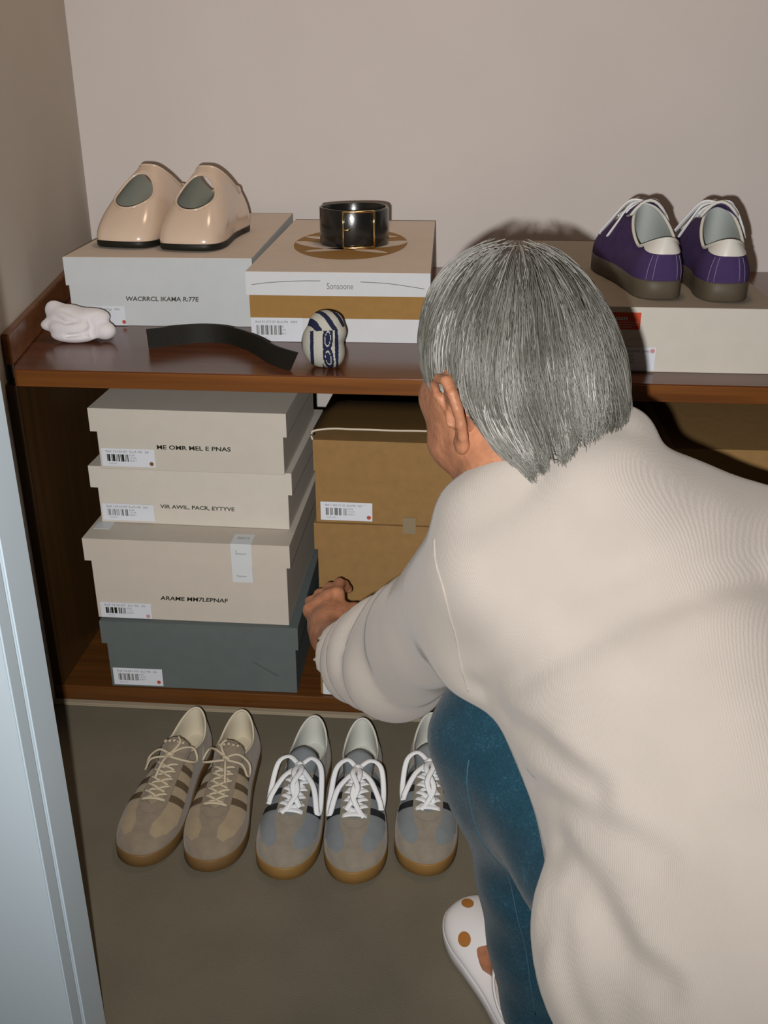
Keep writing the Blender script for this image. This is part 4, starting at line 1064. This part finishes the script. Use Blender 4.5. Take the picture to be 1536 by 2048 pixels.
# ------------------------------------------------------------------ jeans
je = [(p_cone(tuple(HIPL), tuple(KNL), .064, .056), 1), (p_cone(tuple(KNL), tuple(ANL + A3(.004, -.004, -.004)), .057, .054), .070), (p_cone(tuple(HIPR), tuple(KNR), .066, .062), .03), (p_cone(tuple(KNR), tuple(ANR), .060, .052), .025),
      (p_cone((.22, .635, .33), (.33, .635, .33), .085, .085), .05)]
_je = union(je)
def f_jeans(P):
    d = _je(P)
    d = d + .0025 * np.sin(P[:, 2] * 60 + P[:, 0] * 40) * np.sin(P[:, 1] * 37 + P[:, 2] * 21)
    d = np.maximum(d, -(P[:, 2] - .060))
    return d
VJ, FJ = sdf_mesh(f_jeans, (-.06, .44, .04), (.50, 1.0, .56), .006); VJ = relax(VJ, FJ, 2, .5)
jeans = np_obj('jeans', VJ, FJ, [M['denim']], person)

Geo().tube(on_surface(f_jeans, [(.030, .780, .420), (.045, .770, .36), (.065, .760, .28), (.085, .752, .20), (.100, .748, .12)], .0002), .0009, .0007, 5).build('side_seam', M['denim_thread'], jeans)

# ------------------------------------------------------------------ white clog on the left foot
L = .246; o = outline(L, .100, 96)
o = np.c_[-o[:, 0], o[:, 1]]
pos = (FH[0], FH[1], 0)
V, F = sole_geo(o, 0, .018, .002, .004, L)
sole = obj('clog_sole', V, [f[::-1] for f in F], M['white_clog'], person); sole.location = pos; sole.rotation_euler = (0, 0, fa)
hz = lambda y: .040 + .020 * max(0, (y - .05) / .08) ** 1.2
G = upper_grid(o, L, .016, (0, .060), (.036, .057), hz, 20, .004, .032, .30, .018)
UV = G.reshape(-1, 3); UF = grid_faces(*G.shape[:2])
bvh = BVHTree.FromPolygons([Vector(v) for v in UV], UF)
up = obj('clog', UV, [f[::-1] for f in UF], M['white_clog'], person); up.location = pos; up.rotation_euler = (0, 0, fa)
sd = up.modifiers.new('s', 'SOLIDIFY'); sd.thickness = .0025; sd.offset = -1
for hx, hy in ((-.034, .172), (-.010, .222), (.022, .205), (.028, .165)):
    ring = [(hx + .0075 * math.cos(2 * math.pi * k / 20), hy + .0105 * math.sin(2 * math.pi * k / 20)) for k in range(20)]
    V, F = plan_patch(bvh, ring, .0006, .004); obj('clog_hole', V, F, M['insole_tan'], up)
rim = G[:, -1]; Geo().tube(rim, .0018, .0022, 6, closed=True).build('clog_rim', M['white_clog'], up)

# ------------------------------------------------------------------ hair
hb_ = [(p_ell(hp(0, -.008, .046), (.0775, .090, .093), HX), 1), (p_ell(hp(0, -.042, -.005), (.072, .056, .075), HX), .04), (p_ell(hp(0, -.058, -.065), (.047, .034, .050), HX), .03)]
_hb = union(hb_)
def f_hair(P): return _hb(P)
def hair_end(L_):
    """lowest height (head axes) the hair reaches for a local direction; L_: points in head axes."""
    az = np.degrees(np.arctan2(L_[:, 0], L_[:, 1]))         # 0 = face, +-180 = back
    a = np.abs(az); rs = az > 95
    return np.interp(a, [0, 40, 62, 70, 76, 84, 92, 104, 109, 116, 128, 145, 180], [.070, .060, .015, -.022, -.012, .022, .033, .032, -.005, -.076, -.062, -.044, -.034]) + rs * np.interp(a, [95, 125, 150, 180], [0, .008, .004, 0])
def f_cap(P):
    L_ = (P - HC) @ HX.T
    return smax(f_hair(P) + .010, (hair_end(L_) + .012 - L_[:, 2]) * .6, .012)
VH, FH_ = sdf_mesh(f_cap, tuple(HC - .2), tuple(HC + .2), .004); VH = relax(VH, FH_, 1, .5)
cap = np_obj('hair', VH, FH_, [M['hair_base']], person)
nr = np.random.default_rng(5)
NS, NP = 15000, 22
wh = A3(*hp(.004, -.050, .125))                              # whorl at the back of the crown
def grad(f, P, e=.002):
    g = np.stack([f(P + np.eye(3, dtype=np.float32)[k] * e) - f(P - np.eye(3, dtype=np.float32)[k] * e) for k in range(3)], 1)
    return g / (np.linalg.norm(g, axis=1)[:, None] + 1e-9)
def to_shell(P, dep):
    for _ in range(3): P = P - grad(f_hair, P) * (f_hair(P) - dep)[:, None]
    return P
# roots anywhere on the scalp above the hair line
d0 = nr.normal(size=(NS * 3, 3)).astype(np.float32); d0 /= np.linalg.norm(d0, axis=1)[:, None]
Pr = HC + A3(0, 0, .0) + d0 * .09; dep = nr.uniform(-.011, .0015, NS * 3).astype(np.float32)
Pr = to_shell(Pr, dep); Lr = (Pr - HC) @ HX.T; ok = Lr[:, 2] > hair_end(Lr) + .012
Pr = Pr[ok][:NS]; dep = dep[ok][:NS]; n = len(Pr)
gid = nr.choice(n, 190, replace=False); cl_id = np.argmin(((Pr[:, None, :] - Pr[None, gid, :]) ** 2).sum(2) + nr.uniform(0, .00012, (n, 190)), axis=1); cl_dir = nr.normal(size=(190, 3)).astype(np.float32)
far = np.linalg.norm(Pr - wh, axis=1)
X = [Pr]; P = Pr.copy(); alive = np.ones(n, bool); step = .0135 * nr.uniform(.8, 1.2, n)
down = A3(0, 0, -1); wav = nr.normal(size=(n, 3)).astype(np.float32)
for k in range(NP - 1):
    g = grad(f_hair, P); r = P - wh; r -= (r * g).sum(1)[:, None] * g; r /= np.linalg.norm(r, axis=1)[:, None] + 1e-6
    Lp = (P - HC) @ HX.T
    back = down[None, :] - hf[None, :] * (.55 * np.clip((.05 - Lp[:, 2]) / .08, 0, 1) * np.clip(-Lp[:, 0] / .05, 0, 1))[:, None]; gd = back - (back * g).sum(1)[:, None] * g; gd /= np.linalg.norm(gd, axis=1)[:, None] + 1e-6; 
    wgt = np.clip((.10 - Lp[:, 2]) / .12, .15, .85)[:, None]
    d = r * (1 - wgt) + gd * wgt + .40 * cl_dir[cl_id] * np.clip((k - 4) / 7, .08, 1) * math.cos(k * .45) + .07 * wav
    d -= (d * g).sum(1)[:, None] * g * .9; d /= np.linalg.norm(d, axis=1)[:, None] + 1e-6
    Q = P + d * step[:, None]; dp = dep + .0012 * np.sin(k * .7 + cl_id * 2.1)
    Q = Q - grad(f_hair, Q) * (f_hair(Q) - dp)[:, None] * .9
    Lq = (Q - HC) @ HX.T; end = hair_end(Lq) - .004 + .014 * np.sin(cl_id * 1.7) + .004 * wav[:, 0]
    alive &= Lq[:, 2] > end
    P = np.where(alive[:, None], Q, P + d * .0008); X.append(P.copy())
X = np.stack(X, 1)
wk = np.clip((np.arange(NP) - 3) / 12, 0, 1)[None, :, None] * (.62 * nr.uniform(.5, 1.0, n))[:, None, None]
X = X + wk * (X[gid][cl_id] - X)
hc = bpy.data.hair_curves.new('strands'); hc.add_curves([NP] * n)
hc.attributes['position'].data.foreach_set('vector', X.reshape(-1).astype(np.float32))
ra = hc.attributes.get('radius') or hc.attributes.new('radius', 'FLOAT', 'POINT')
ra.data.foreach_set('value', np.tile(np.linspace(.00032, .00014, NP), n).astype(np.float32))
tone = .62 * nr.beta(1.1, 1.9, 190)[cl_id] + .42 * nr.beta(1.2, 2.8, n)
ta_ = hc.attributes.new('tone', 'FLOAT', 'CURVE'); ta_.data.foreach_set('value', tone.astype(np.float32))
hc.materials.append(M['hair'])
ho = link(bpy.data.objects.new('strands', hc), cap); ho['kind'] = 'stuff'
